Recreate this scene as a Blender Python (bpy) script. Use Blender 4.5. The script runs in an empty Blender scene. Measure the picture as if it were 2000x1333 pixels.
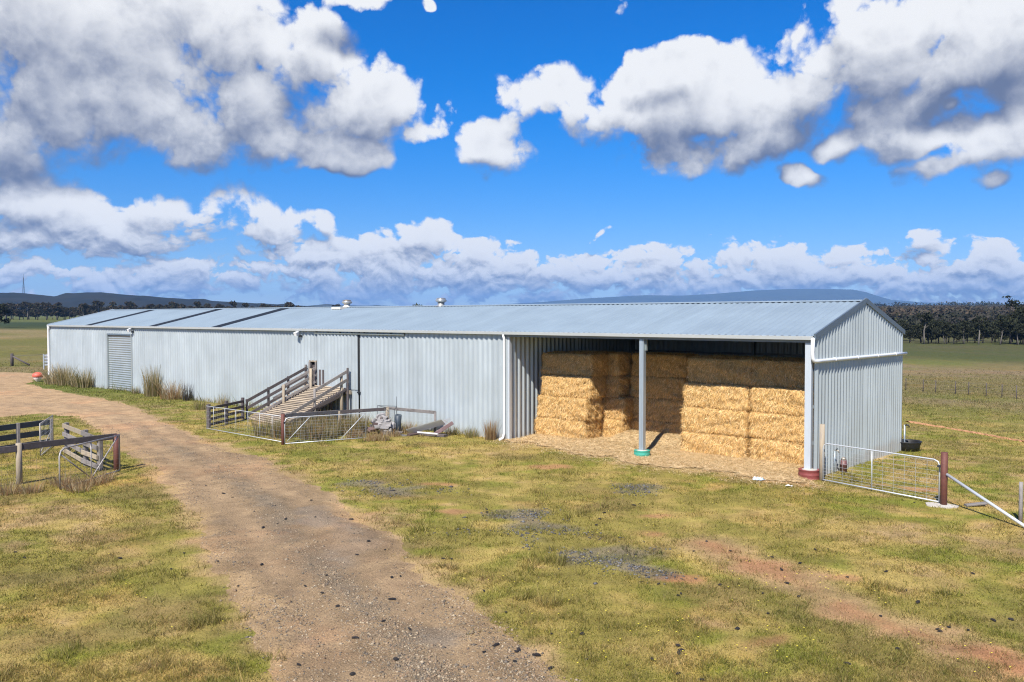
import bpy, math, random
import numpy as np
from mathutils import Vector, Matrix

random.seed(7)
rng = np.random.default_rng(11)
scene = bpy.context.scene
COL = scene.collection
R = math.radians

# ------------------------------------------------------------------ camera
CX, CY, CZ = 9.6181, -26.7039, 5.1317
FPX, PIT, YAW = 1598.56, 0.0291, -0.6999
cam_d = bpy.data.cameras.new('camera')
cam_d.sensor_width = 36.0
cam_d.lens = FPX / 2000.0 * 36.0
cam_d.clip_start = 0.1
cam_d.clip_end = 90000.0
cam = bpy.data.objects.new('camera', cam_d)
COL.objects.link(cam)
cam.location = (CX, CY, CZ)
cam.rotation_euler = (math.pi / 2 - PIT, 0.0, -YAW)
scene.camera = cam
FWD = np.array([math.sin(YAW), math.cos(YAW)])       # viewing direction on the ground
RGT = np.array([math.cos(YAW), -math.sin(YAW)])

# ------------------------------------------------------------------ light
SUN_EL, SUN_AZ = R(47.0), R(17.0)
SUN = Vector((math.sin(SUN_AZ) * math.cos(SUN_EL), -math.cos(SUN_AZ) * math.cos(SUN_EL), math.sin(SUN_EL)))
sun_d = bpy.data.lights.new('sun', 'SUN')
sun_d.energy = 5.0
sun_d.angle = R(0.53)
sun_d.color = (1.0, 0.95, 0.87)
sun = bpy.data.objects.new('sun', sun_d)
COL.objects.link(sun)
sun.rotation_euler = SUN.to_track_quat('Z', 'Y').to_euler()
sun.location = (0, -40, 60)

scene.view_settings.view_transform = 'Standard'
scene.view_settings.look = 'None'
scene.view_settings.exposure = 0.70
scene.view_settings.gamma = 1.0
scene.view_settings.use_curve_mapping = False
scene.cycles.use_denoising = True
scene.cycles.denoiser = 'OPENIMAGEDENOISE'
scene.cycles.denoising_prefilter = 'NONE'
scene.cycles.filter_width = 1.15
scene.cycles.max_bounces = 6
scene.cycles.transparent_max_bounces = 8
scene.cycles.volume_bounces = 0

WORLD_STRENGTH = 0.1


class NT:
    """small node-tree helper"""
    def __init__(s, tree):
        s.t = tree
        s.n = tree.nodes
        s.l = tree.links

    def new(s, typ, **kw):
        nd = s.n.new(typ)
        for k, v in kw.items():
            setattr(nd, k, v)
        return nd

    def put(s, sock, v):
        if isinstance(v, bpy.types.NodeSocket):
            s.l.new(v, sock)
        elif v is not None:
            if hasattr(sock, 'default_value') and sock.type in ('RGBA',) and len(v) == 3:
                v = (*v, 1.0)
            sock.default_value = v

    def math(s, op, a, b=None, c=None, clamp=False):
        nd = s.new('ShaderNodeMath', operation=op)
        nd.use_clamp = clamp
        s.put(nd.inputs[0], a)
        if b is not None: s.put(nd.inputs[1], b)
        if c is not None: s.put(nd.inputs[2], c)
        return nd.outputs[0]

    def vec(s, op, a, b=None, c=None, out=0):
        nd = s.new('ShaderNodeVectorMath', operation=op)
        s.put(nd.inputs[0], a)
        if b is not None: s.put(nd.inputs[1], b)
        if c is not None: s.put(nd.inputs[2], c)
        return nd.outputs[out]

    def noise(s, vec, scale, detail=4.0, rough=0.55, out='Fac', dist=0.0):
        nd = s.new('ShaderNodeTexNoise')
        if vec is not None: s.l.new(vec, nd.inputs['Vector'])
        nd.inputs['Scale'].default_value = scale
        nd.inputs['Detail'].default_value = detail
        nd.inputs['Roughness'].default_value = rough
        nd.inputs['Distortion'].default_value = dist
        return nd.outputs[out]

    def mix(s, fac, a, b, blend='MIX'):
        nd = s.new('ShaderNodeMix', data_type='RGBA', blend_type=blend)
        s.put(nd.inputs[0], fac)
        s.put(nd.inputs[6], a)
        s.put(nd.inputs[7], b)
        return nd.outputs[2]

    def ramp(s, fac, a, b, lo=0.0, hi=1.0, smooth=True):
        nd = s.new('ShaderNodeMapRange')
        if smooth: nd.interpolation_type = 'SMOOTHSTEP'
        s.put(nd.inputs[0], fac)
        s.put(nd.inputs[1], a)
        s.put(nd.inputs[2], b)
        s.put(nd.inputs[3], lo)
        s.put(nd.inputs[4], hi)
        return nd.outputs[0]


def px_azel(x, y):
    a = (x - 1000) / FPX
    b = -(y - 666.5) / FPX
    cp, sp = math.cos(PIT), math.sin(PIT)
    fw = cp + b * sp
    u = -sp + b * cp
    return math.atan2(a, fw), math.atan2(u, math.hypot(a, fw))


# ------------------------------------------------------------------ world: blue sky with broken cumulus
def build_world():
    w = bpy.data.worlds.new('World')
    scene.world = w
    w.use_nodes = True
    t = NT(w.node_tree)
    t.n.clear()
    out = t.new('ShaderNodeOutputWorld')
    bg = t.new('ShaderNodeBackground')
    bg.inputs['Strength'].default_value = WORLD_STRENGTH
    t.l.new(bg.outputs[0], out.inputs[0])
    sky = t.new('ShaderNodeTexSky')
    sky.sky_type = 'NISHITA'
    sky.sun_disc = False
    sky.sun_elevation = SUN_EL
    sky.sun_rotation = math.atan2(SUN.x, SUN.y)
    sky.altitude = 200.0
    sky.air_density = 1.0
    sky.dust_density = 0.0
    sky.ozone_density = 3.0
    hs = t.new('ShaderNodeHueSaturation')
    hs.inputs['Hue'].default_value = 0.505
    hs.inputs['Saturation'].default_value = 1.25
    hs.inputs['Value'].default_value = 1.0
    t.l.new(sky.outputs[0], hs.inputs['Color'])
    # polarised, deep blue rendition of the clear sky
    tcs = t.new('ShaderNodeTexCoord')
    sps = t.new('ShaderNodeSeparateXYZ')
    t.l.new(tcs.outputs['Generated'], sps.inputs[0])
    tintc = t.mix(t.ramp(sps.outputs[2], 0.0, 0.30), (0.42, 0.50, 0.74), (0.0, 0.56, 0.93))
    skycol = t.mix(1.0, hs.outputs[0], tintc, 'MULTIPLY')

    # cloud banks: azimuth and elevation of each heap (as seen standing on this farm), width and height
    blobs_px = [
        (120, 40, 330, 170), (330, 185, 280, 125), (180, 150, 300, 120), (40, 235, 200, 75), (450, 60, 130, 130), (300, 262, 230, 55), (500, 170, 60, 90),
        (705, 195, 125, 90), (600, 115, 75, 85), (700, 285, 125, 50), (545, 245, 55, 40), (820, 255, 60, 32), (690, 320, 95, 24),
        (690, 2, 85, 32), (1215, 15, 24, 24), (850, 20, 16, 16),
        (1085, 195, 85, 68), (970, 275, 75, 60), (1210, 205, 110, 62), (1340, 200, 140, 85), (1490, 190, 95, 85), (1310, 115, 95, 30),
        (1330, 305, 130, 50), (1480, 280, 90, 45), (1570, 150, 80, 60),
        (1720, 95, 175, 75), (1900, 55, 210, 90), (1850, 125, 200, 45), (1660, 40, 60, 50),
        (1730, 225, 85, 48), (1660, 275, 50, 40), (1820, 265, 85, 36), (1960, 275, 85, 50), (1880, 325, 90, 30), (1845, 213, 32, 18), (1580, 352, 40, 22), (1930, 362, 45, 14),
        (45, 400, 95, 52), (180, 430, 140, 44), (390, 425, 140, 62), (330, 468, 260, 48), (90, 470, 200, 52), (490, 440, 80, 52), (615, 436, 50, 26),
        (825, 482, 75, 40), (700, 495, 190, 34), (920, 498, 100, 32), (560, 500, 150, 38),
        (1800, 458, 56, 22), (1965, 478, 62, 24), (1640, 488, 60, 12), (1275, 490, 45, 12), (1190, 455, 24, 7), (1145, 495, 40, 22), (1420, 505, 60, 22),
        (100, 545, 700, 46), (900, 545, 700, 52), (1500, 545, 600, 46), (2050, 530, 420, 52), (-900, 520, 700, 60), (3000, 520, 800, 60),
        (-420, 220, 360, 150), (-700, 420, 300, 60), (2450, 160, 330, 120), (2700, 380, 330, 60), (300, -420, 500, 120), (1500, -480, 420, 130), (-900, -100, 380, 160), (3200, 0, 500, 180),
    ]
    def group(name):
        g = bpy.data.node_groups.new(name, 'ShaderNodeTree')
        g.interface.new_socket('P', in_out='INPUT', socket_type='NodeSocketVector')
        g.interface.new_socket('F', in_out='OUTPUT', socket_type='NodeSocketFloat')
        return g, NT(g)

    def noise2(q, vec, scale, detail, rough):
        nd = q.new('ShaderNodeTexNoise', noise_dimensions='2D')
        q.l.new(vec, nd.inputs['Vector'])
        nd.inputs['Scale'].default_value = scale
        nd.inputs['Detail'].default_value = detail
        nd.inputs['Roughness'].default_value = rough
        return nd

    # the heaps
    gs, q = group('cloud_shape')
    gi = q.new('NodeGroupInput'); go = q.new('NodeGroupOutput')
    P = gi.outputs[0]
    wv = noise2(q, P, 9.0, 3.0, 0.55)
    wc = q.vec('MULTIPLY_ADD', wv.outputs['Color'], (0.085, 0.06, 0), (-0.0425, -0.03, 0))
    Q = q.vec('ADD', P, wc)
    cur = None
    for (x, y, rx, ry) in blobs_px:
        az, el = px_azel(x, y)
        sx, sy = rx / FPX, ry / FPX
        m = q.vec('MULTIPLY_ADD', Q, (1 / sx, 1 / sy, 0), (-az / sx, -el / sy, 0))
        d = q.vec('DOT_PRODUCT', m, m, out=1)
        if rx < 70:   # shreds are thinner than the heaps
            d = q.math('ADD', d, 0.55 - 0.35 * rx / 70)
        if rx > 250 and 500 < y < 560:   # the unbroken far bank
            d = q.math('ADD', d, -0.55)
        cur = d if cur is None else q.math('SMOOTH_MIN', cur, d, 0.7)
    f = q.math('SUBTRACT', 1.58, cur)
    f = q.math('MAXIMUM', f, -3.0)
    q.l.new(f, go.inputs[0])

    # cauliflower detail, finer close to the horizon
    gd, q = group('cloud_detail')
    gi = q.new('NodeGroupInput'); go = q.new('NodeGroupOutput')
    P = gi.outputs[0]
    sep = q.new('ShaderNodeSeparateXYZ')
    q.l.new(P, sep.inputs[0])
    k = q.ramp(sep.outputs[1], 0.03, 0.16, 1.0, 0.0)
    n1 = noise2(q, P, 7.0, 8.0, 0.62)
    wq = q.vec('MULTIPLY_ADD', n1.outputs['Color'], (0.06, 0.06, 0), P)

    def puffs(vec, scale, detail, rough):
        vo = q.new('ShaderNodeTexVoronoi', feature='F1', voronoi_dimensions='2D')
        vo.inputs['Scale'].default_value = scale
        vo.inputs['Detail'].default_value = detail
        vo.inputs['Roughness'].default_value = rough
        vo.inputs['Lacunarity'].default_value = 2.2
        q.l.new(vec, vo.inputs['Vector'])
        return vo.outputs['Distance']

    v1 = puffs(wq, 13.0, 3.0, 0.55)
    pn = q.vec('MULTIPLY', wq, (1.0, 1.9, 1.0))
    v2 = puffs(pn, 34.0, 2.0, 0.5)
    n2 = noise2(q, pn, 22.0, 4.0, 0.55)
    a = q.math('MULTIPLY_ADD', n1.outputs['Fac'], 2.7, -1.35)
    b = q.math('MULTIPLY_ADD', v1, -1.15, 0.52)
    c = q.math('ADD', q.math('MULTIPLY_ADD', v2, -1.6, 0.7), q.math('MULTIPLY_ADD', n2.outputs['Fac'], 3.6, -1.8))
    c = q.math('MULTIPLY', c, k)
    q.l.new(q.math('ADD', q.math('ADD', a, b), c), go.inputs[0])

    tc = t.new('ShaderNodeTexCoord')
    D = tc.outputs['Generated']
    dF = t.vec('DOT_PRODUCT', D, (FWD[0], FWD[1], 0), out=1)
    dR = t.vec('DOT_PRODUCT', D, (RGT[0], RGT[1], 0), out=1)
    sp = t.new('ShaderNodeSeparateXYZ')
    t.l.new(D, sp.inputs[0])
    az = t.math('ARCTAN2', dR, dF)
    el = t.math('ARCSINE', sp.outputs[2])
    cmb = t.new('ShaderNodeCombineXYZ')
    t.l.new(az, cmb.inputs[0])
    t.l.new(el, cmb.inputs[1])
    A = cmb.outputs[0]

    def use(g, vec):
        nd = t.new('ShaderNodeGroup')
        nd.node_tree = g
        t.l.new(vec, nd.inputs[0])
        return nd.outputs[0]

    f0 = use(gs, A)
    s0 = use(gd, A)
    # light comes from high behind: a point is shaded by the cloud that lies above it
    reach = t.ramp(el, 0.03, 0.22, 0.014, 0.050)
    cm2 = t.new('ShaderNodeCombineXYZ')
    t.l.new(t.math('MULTIPLY', reach, 0.25), cm2.inputs[0])
    t.l.new(reach, cm2.inputs[1])
    f1 = use(gs, t.vec('ADD', A, cm2.outputs[0]))
    s1 = use(gd, t.vec('MULTIPLY_ADD', cm2.outputs[0], (0.45, 0.45, 0), A))
    F0 = t.math('ADD', f0, s0)
    df = t.math('SUBTRACT', f0, f1)
    ds = t.math('SUBTRACT', s0, s1)
    # crisp heaped tops, ragged soft undersides
    soft = t.ramp(df, -0.5, 0.35, 1.05, 0.46)
    dens = t.ramp(F0, -0.05, soft)
    dens = t.math('MULTIPLY', dens, t.math('GREATER_THAN', el, -0.02))
    lit = t.math('ADD', t.math('MULTIPLY', df, 0.74), t.math('MULTIPLY', ds, 0.34))
    lit = t.ramp(lit, -0.56, 0.66)
    thick = t.ramp(F0, 0.9, 2.9)
    lit = t.math('SUBTRACT', lit, t.math('MULTIPLY', thick, t.ramp(el, 0.10, 0.32, 0.12, 0.58)), clamp=True)
    k = 1.0 / WORLD_STRENGTH
    shade = t.mix(lit, (0.092 * k, 0.115 * k, 0.185 * k), (0.575 * k, 0.58 * k, 0.59 * k))
    hz = t.ramp(el, 0.0, 0.07, 0.30, 0.0)
    shade = t.mix(hz, shade, (0.19 * k, 0.255 * k, 0.40 * k))
    colr = t.mix(dens, skycol, shade)
    t.l.new(colr, bg.inputs['Color'])
    w.cycles.sampling_method = 'MANUAL'
    w.cycles.sample_map_resolution = 512


build_world()

# ------------------------------------------------------------------ pixel helpers (a pixel is only a direction; distance comes from the ground or wall it touches)
GROUND0 = -0.15


def pray(x, y):
    a = (x - 1000) / FPX
    b = -(y - 666.5) / FPX
    cp, sp = math.cos(PIT), math.sin(PIT)
    fw = cp + b * sp
    u = -sp + b * cp
    return Vector((a * RGT[0] + fw * FWD[0], a * RGT[1] + fw * FWD[1], u))


CAM = Vector((CX, CY, CZ))


def G(x, y, z=GROUND0):
    d = pray(x, y)
    return CAM + d * ((z - CZ) / d.z)


def ZT(base, ypx):
    """height above datum of the point over `base` that shows on image row ypx"""
    fw = (base.x - CX) * FWD[0] + (base.y - CY) * FWD[1]
    b = -(ypx - 666.5) / FPX
    # v/z = b with v = fw*sp+u*cp, z = fw*cp-u*sp
    cp, sp = math.cos(PIT), math.sin(PIT)
    u = fw * (b * cp - sp) / (cp + b * sp)
    return CZ + u


# ------------------------------------------------------------------ numpy noise
def _hash(ix, iy, seed):
    h = (ix.astype(np.int64) * 374761393 + iy.astype(np.int64) * 668265263 + seed * 1442695041) & 0xFFFFFFFF
    h = ((h ^ (h >> 13)) * 1274126177) & 0xFFFFFFFF
    h = h ^ (h >> 16)
    return (h & 0xFFFF) / 65535.0


def vnoise(x, y, seed=0):
    x = np.asarray(x, float); y = np.asarray(y, float)
    ix = np.floor(x); iy = np.floor(y)
    fx = x - ix; fy = y - iy
    fx = fx * fx * (3 - 2 * fx); fy = fy * fy * (3 - 2 * fy)
    a = _hash(ix, iy, seed); b = _hash(ix + 1, iy, seed)
    c = _hash(ix, iy + 1, seed); d = _hash(ix + 1, iy + 1, seed)
    return (a * (1 - fx) + b * fx) * (1 - fy) + (c * (1 - fx) + d * fx) * fy


def fbm(x, y, scale=1.0, octv=4, seed=0):
    x = np.asarray(x, float) / scale; y = np.asarray(y, float) / scale
    s = 0.0; amp = 0.5; tot = 0.0
    for o in range(octv):
        s = s + amp * vnoise(x * (2 ** o) + 17.3 * o, y * (2 ** o) - 9.1 * o, seed + o)
        tot += amp
        amp *= 0.5
    return s / tot


def sstep(a, b, x):
    t = np.clip((np.asarray(x, float) - a) / (b - a), 0, 1)
    return t * t * (3 - 2 * t)


# ------------------------------------------------------------------ materials
MATS = {}


def pbr(name, col, rough=0.7, metal=0.0, nscale=6.0, namt=0.25, bump=0.0, bscale=None, rnd=0.0, stretch=(1, 1, 1), col2=None, c2=(0.55, 0.7), spec=0.5, coord='Object'):
    if name in MATS: return MATS[name]
    m = bpy.data.materials.new(name)
    m.use_nodes = True
    t = NT(m.node_tree)
    b = t.n['Principled BSDF']
    tc = t.new('ShaderNodeTexCoord')
    v = t.vec('MULTIPLY', tc.outputs[coord], stretch)
    n = t.noise(v, nscale, 5.0, 0.6)
    base = t.mix(n, tuple(c * (1 - namt) for c in col), tuple(min(1, c * (1 + namt)) for c in col))
    if col2 is not None:
        n2 = t.noise(v, nscale * 0.45, 6.0, 0.65)
        base = t.mix(t.ramp(n2, c2[0], c2[1]), base, col2)
    if rnd > 0:
        oi = t.new('ShaderNodeObjectInfo')
        f = t.math('MULTIPLY_ADD', oi.outputs['Random'], 2 * rnd, 1 - rnd)
        base = t.mix(1.0, base, f, 'MULTIPLY')
    t.l.new(base, b.inputs['Base Color'])
    b.inputs['Roughness'].default_value = rough
    b.inputs['Metallic'].default_value = metal
    b.inputs['Specular IOR Level'].default_value = spec
    if bump > 0:
        bn = t.new('ShaderNodeBump')
        bn.inputs['Strength'].default_value = bump
        bn.inputs['Distance'].default_value = 0.02
        t.l.new(t.noise(v, bscale or nscale * 4, 5.0, 0.65), bn.inputs['Height'])
        t.l.new(bn.outputs[0], b.inputs['Normal'])
    MATS[name] = m
    return m


def attr_mat(name, rough=0.9, fine=(40.0, 0.45), bump=0.0, bscale=30.0, trans=0.0, mottle=False):
    """colour stored per vertex (attribute 'tint'), broken up by fine noise"""
    m = bpy.data.materials.new(name)
    m.use_nodes = True
    t = NT(m.node_tree)
    b = t.n['Principled BSDF']
    at = t.new('ShaderNodeAttribute', attribute_name='tint')
    tc = t.new('ShaderNodeTexCoord')
    base = at.outputs['Color']
    if fine:
        n = t.noise(tc.outputs['Object'], fine[0], 5.0, 0.7)
        f = t.ramp(n, 0.25, 0.75, 1 - fine[1], 1 + fine[1], smooth=False)
        base = t.mix(1.0, base, f, 'MULTIPLY')
        if mottle:
            n2 = t.noise(tc.outputs['Object'], 1.1, 7.0, 0.78)
            base = t.mix(1.0, base, t.ramp(n2, 0.3, 0.7, 0.62, 1.40, smooth=False), 'MULTIPLY')
            n3 = t.noise(tc.outputs['Object'], 0.16, 6.0, 0.68)
            base = t.mix(t.ramp(n3, 0.5, 0.68, 0.0, 0.55), base, t.mix(1.0, base, (1.35, 1.05, 0.95, 1), 'MULTIPLY'))
    t.l.new(base, b.inputs['Base Color'])
    b.inputs['Roughness'].default_value = rough
    b.inputs['Specular IOR Level'].default_value = 0.2
    if bump > 0:
        bn = t.new('ShaderNodeBump')
        bn.inputs['Strength'].default_value = bump
        bn.inputs['Distance'].default_value = 0.05
        t.l.new(t.noise(tc.outputs['Object'], bscale, 6.0, 0.7), bn.inputs['Height'])
        t.l.new(bn.outputs[0], b.inputs['Normal'])
    if trans > 0:
        tr = t.new('ShaderNodeBsdfTranslucent')
        t.l.new(base, tr.inputs[0])
        mx = t.new('ShaderNodeMixShader')
        mx.inputs[0].default_value = trans
        t.l.new(b.outputs[0], mx.inputs[1])
        t.l.new(tr.outputs[0], mx.inputs[2])
        t.l.new(mx.outputs[0], t.n['Material Output'].inputs[0])
    return m


def cladding_mat(name, col, rnd=0.06, metal=0.35, rough=0.42, streak=(3.0, 3.0, 0.25)):
    m = bpy.data.materials.new(name)
    m.use_nodes = True
    t = NT(m.node_tree)
    b = t.n['Principled BSDF']
    geo = t.new('ShaderNodeNewGeometry')
    v = t.vec('MULTIPLY', geo.outputs['Position'], streak)
    n = t.noise(v, 1.6, 6.0, 0.62)
    n2 = t.noise(geo.outputs['Position'], 0.6, 5.0, 0.6)
    f = t.math('ADD', t.ramp(n, 0.25, 0.75, 0.93, 1.06, False), t.ramp(n2, 0.3, 0.7, -0.04, 0.04, False))
    oi = t.new('ShaderNodeObjectInfo')
    f = t.math('MULTIPLY', f, t.math('MULTIPLY_ADD', oi.outputs['Random'], 2 * rnd, 1 - rnd))
    base = t.mix(1.0, (*col, 1), f, 'MULTIPLY')
    # splashed dirt low on the wall: soil colour in ragged patches
    sp = t.new('ShaderNodeSeparateXYZ')
    t.l.new(geo.outputs['Position'], sp.inputs[0])
    low = t.math('SUBTRACT', t.ramp(sp.outputs[2], -0.2, 0.7, 1.0, 0.0), t.math('MULTIPLY', n, 1.1))
    base = t.mix(t.ramp(low, 0.0, 0.5, 0.0, 0.35), base, (0.30, 0.22, 0.15))
    t.l.new(base, b.inputs['Base Color'])
    b.inputs['Metallic'].default_value = metal
    t.l.new(t.ramp(n2, 0.3, 0.7, rough - 0.08, rough + 0.1, False), b.inputs['Roughness'])
    return m


M = {}
M['wall'] = cladding_mat('galvanised_wall', (0.432, 0.478, 0.490))
M['roof'] = cladding_mat('galvanised_roof', (0.225, 0.285, 0.325), rnd=0.025, metal=0.08, rough=0.6, streak=(2.0, 0.25, 0.25))
M['fibreglass'] = pbr('grey_fibreglass', (0.018, 0.024, 0.034), 0.7, 0, 2.0, 0.3, spec=0.15)
M['trim'] = pbr('blue_grey_flashing', (0.14, 0.18, 0.22), 0.45, 0.3, 3.0, 0.15)
M['gutter'] = pbr('pale_gutter_steel', (0.55, 0.58, 0.58), 0.35, 0.4, 3.0, 0.1)
M['pvc'] = pbr('white_plastic_pipe', (0.70, 0.71, 0.71), 0.35, 0, 4.0, 0.05)
M['steel_white'] = pbr('pale_steel_post', (0.50, 0.54, 0.57), 0.4, 0.2, 3.0, 0.1, stretch=(3, 3, .5))
M['steel_post'] = pbr('galvanised_post', (0.40, 0.46, 0.50), 0.42, 0.5, 4.0, 0.15, stretch=(3, 3, .5))
M['roller'] = cladding_mat('roller_door_steel', (0.34, 0.375, 0.375), rnd=0.0)
M['track_steel'] = pbr('weathered_track_steel', (0.22, 0.25, 0.24), 0.6, 0.4, 9.0, 0.3)
M['dark_metal'] = pbr('dark_metal', (0.035, 0.04, 0.045), 0.5, 0.4, 8.0, 0.3)
M['vent_cream'] = pbr('cream_vent_paint', (0.62, 0.56, 0.46), 0.55, 0, 8.0, 0.2)
M['vent_metal'] = pbr('spun_vent_metal', (0.45, 0.45, 0.43), 0.35, 0.6, 8.0, 0.15)
M['wood_grey'] = pbr('weathered_grey_timber', (0.20, 0.18, 0.165), 0.85, 0, 5.0, 0.4, 0.5, 30, rnd=0.2, stretch=(1, 1, 1), col2=(0.10, 0.085, 0.08), c2=(0.5, 0.7))
M['wood_dark'] = pbr('old_dark_timber', (0.085, 0.07, 0.068), 0.88, 0, 6.0, 0.4, 0.5, 30, rnd=0.25, col2=(0.15, 0.13, 0.12), c2=(0.55, 0.75))
M['wood_post'] = pbr('treated_pine_post', (0.33, 0.27, 0.19), 0.85, 0, 6.0, 0.3, 0.4, 30, rnd=0.15, stretch=(2, 2, .4), col2=(0.22, 0.19, 0.16), c2=(0.5, 0.7))
M['batten'] = pbr('worn_batten_timber', (0.42, 0.34, 0.24), 0.85, 0, 4.0, 0.3, 0.3, 30, rnd=0.22, col2=(0.27, 0.22, 0.18), c2=(0.5, 0.72))
M['plank'] = pbr('ramp_plank_timber', (0.11, 0.085, 0.07), 0.9, 0, 4.0, 0.35, 0.4, 30, rnd=0.2)
M['white_tube'] = pbr('galvanised_gate_tube', (0.52, 0.54, 0.55), 0.4, 0.25, 9.0, 0.12)
M['wire'] = pbr('galvanised_wire', (0.52, 0.54, 0.55), 0.45, 0.4, 20.0, 0.2)
M['old_wire'] = pbr('rusty_netting_wire', (0.20, 0.18, 0.16), 0.6, 0.3, 20.0, 0.3)
M['tube_grey'] = pbr('weathered_gate_tube', (0.38, 0.35, 0.32), 0.55, 0.2, 9.0, 0.3, col2=(0.2, 0.11, 0.07), c2=(0.55, 0.75))
M['rust_red'] = pbr('rust_red_steel', (0.135, 0.048, 0.034), 0.7, 0.1, 9.0, 0.35, 0.2, 40, col2=(0.09, 0.03, 0.025), c2=(0.5, 0.7))
M['drum_red'] = pbr('faded_red_drum_paint', (0.21, 0.05, 0.045), 0.6, 0, 7.0, 0.3, col2=(0.36, 0.25, 0.2), c2=(0.6, 0.72))
M['drum_green'] = pbr('sea_green_drum_paint', (0.05, 0.34, 0.25), 0.5, 0, 7.0, 0.3, col2=(0.30, 0.34, 0.28), c2=(0.58, 0.7))
M['concrete'] = pbr('pale_concrete', (0.46, 0.42, 0.36), 0.9, 0, 8.0, 0.25, 0.3, 40)
M['yard_steel'] = pbr('blue_grey_yard_rail', (0.055, 0.07, 0.085), 0.55, 0.2, 5.0, 0.3, rnd=0.15)
M['float_red'] = pbr('faded_orange_red_plastic', (0.62, 0.12, 0.08), 0.55, 0, 5.0, 0.25)
M['float_white'] = pbr('chalky_white_plastic', (0.72, 0.64, 0.6), 0.6, 0, 5.0, 0.15)
M['black_poly'] = pbr('black_poly', (0.012, 0.012, 0.013), 0.55, 0, 8.0, 0.3)
M['pump'] = pbr('dull_maroon_enamel', (0.14, 0.06, 0.055), 0.5, 0, 9.0, 0.3)
M['brass'] = pbr('dull_brass', (0.42, 0.36, 0.28), 0.4, 0.6, 9.0, 0.2)
M['litter'] = pbr('pale_blue_plastic_film', (0.5, 0.62, 0.74), 0.4, 0, 12.0, 0.2)
M['litter_white'] = pbr('white_plastic_film', (0.75, 0.74, 0.7), 0.5, 0, 12.0, 0.15)
M['dung'] = pbr('dark_dung', (0.020, 0.016, 0.014), 0.9, 0, 40.0, 0.4, 0.6, 60, rnd=0.3)
M['white_sheet'] = pbr('white_sheet_metal', (0.7, 0.71, 0.71), 0.4, 0.1, 4.0, 0.15)
M['rust_sheet'] = pbr('rusty_purple_steel', (0.20, 0.13, 0.13), 0.7, 0.2, 7.0, 0.4)
M['rubble'] = pbr('rubble', (0.25, 0.235, 0.225), 0.9, 0, 14.0, 0.4, 0.3, rnd=0.5)
M['brick'] = pbr('old_brick', (0.13, 0.085, 0.075), 0.9, 0, 14.0, 0.3, 0.3, rnd=0.4)
M['bark'] = pbr('pale_gum_bark', (0.13, 0.115, 0.10), 0.9, 0, 1.2, 0.4, 0.3, 8, rnd=0.2)
M['bark_dark'] = pbr('dark_bark', (0.06, 0.05, 0.045), 0.9, 0, 1.2, 0.4, rnd=0.3)
M['interior_steel'] = pbr('shed_frame_steel', (0.20, 0.22, 0.23), 0.5, 0.4, 4.0, 0.2)
M['ground'] = attr_mat('paddock_ground', 0.95, (26.0, 0.5), 0.6, 24.0, mottle=True)
M['track'] = attr_mat('gravel_track_surface', 0.95, (34.0, 0.62), 0.9, 30.0, mottle=True)
M['blade'] = attr_mat('grass_blade', 0.7, None, trans=0.5)
M['straw'] = attr_mat('straw', 0.65, None, trans=0.35)
M['hay_core'] = attr_mat('pressed_straw', 0.9, (45.0, 0.35), 0.7, 50.0)
M['stone'] = attr_mat('pebbles', 0.85, (60.0, 0.25))
M['leaf'] = attr_mat('gum_foliage', 0.75, None, trans=0.15)
M['hill'] = attr_mat('hill_bush', 0.95, (0.02, 0.25))


# ------------------------------------------------------------------ mesh building
def thing(name, label, cat, loc=(0, 0, 0), group=None):
    o = bpy.data.objects.new(name, None)
    o.empty_display_size = 0.2
    COL.objects.link(o)
    o.location = loc
    o['label'] = label
    o['category'] = cat
    if group: o['group'] = group
    return o


def tag(o, label, cat, group=None):
    o['label'] = label
    o['category'] = cat
    if group: o['group'] = group
    return o


def origin_of(o):
    v = Vector((0, 0, 0))
    while o is not None:
        v = v + o.location
        o = o.parent
    return v


def mesh_np(name, V, F, mat, parent=None, tint=None, smooth=False, loc=None, link=True):
    """V (n,3) world coordinates, F (m,k) indices of equal length"""
    V = np.asarray(V, np.float32); F = np.asarray(F, np.int32)
    if loc is None:
        org = origin_of(parent) if parent is not None else Vector((0, 0, 0))
        lo = Vector((0, 0, 0))
    else:
        org = Vector(loc)
        lo = Vector(loc) - (origin_of(parent) if parent is not None else Vector((0, 0, 0)))
    V = V - np.array(org, np.float32)
    me = bpy.data.meshes.new(name)
    k = F.shape[1]
    me.vertices.add(len(V))
    me.vertices.foreach_set('co', V.ravel())
    me.loops.add(F.size)
    me.loops.foreach_set('vertex_index', F.ravel())
    me.polygons.add(len(F))
    me.polygons.foreach_set('loop_start', np.arange(0, F.size, k, dtype=np.int32))
    me.polygons.foreach_set('loop_total', np.full(len(F), k, np.int32))
    if smooth:
        me.polygons.foreach_set('use_smooth', np.ones(len(F), bool))
    me.update(calc_edges=True)
    if tint is not None:
        a = me.attributes.new('tint', 'FLOAT_COLOR', 'POINT')
        c = np.ones((len(V), 4), np.float32)
        c[:, :3] = tint
        a.data.foreach_set('color', c.ravel())
    me.materials.append(mat)
    o = bpy.data.objects.new(name, me)
    if link: COL.objects.link(o)
    o.location = lo
    if parent is not None: o.parent = parent
    return o


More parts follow.
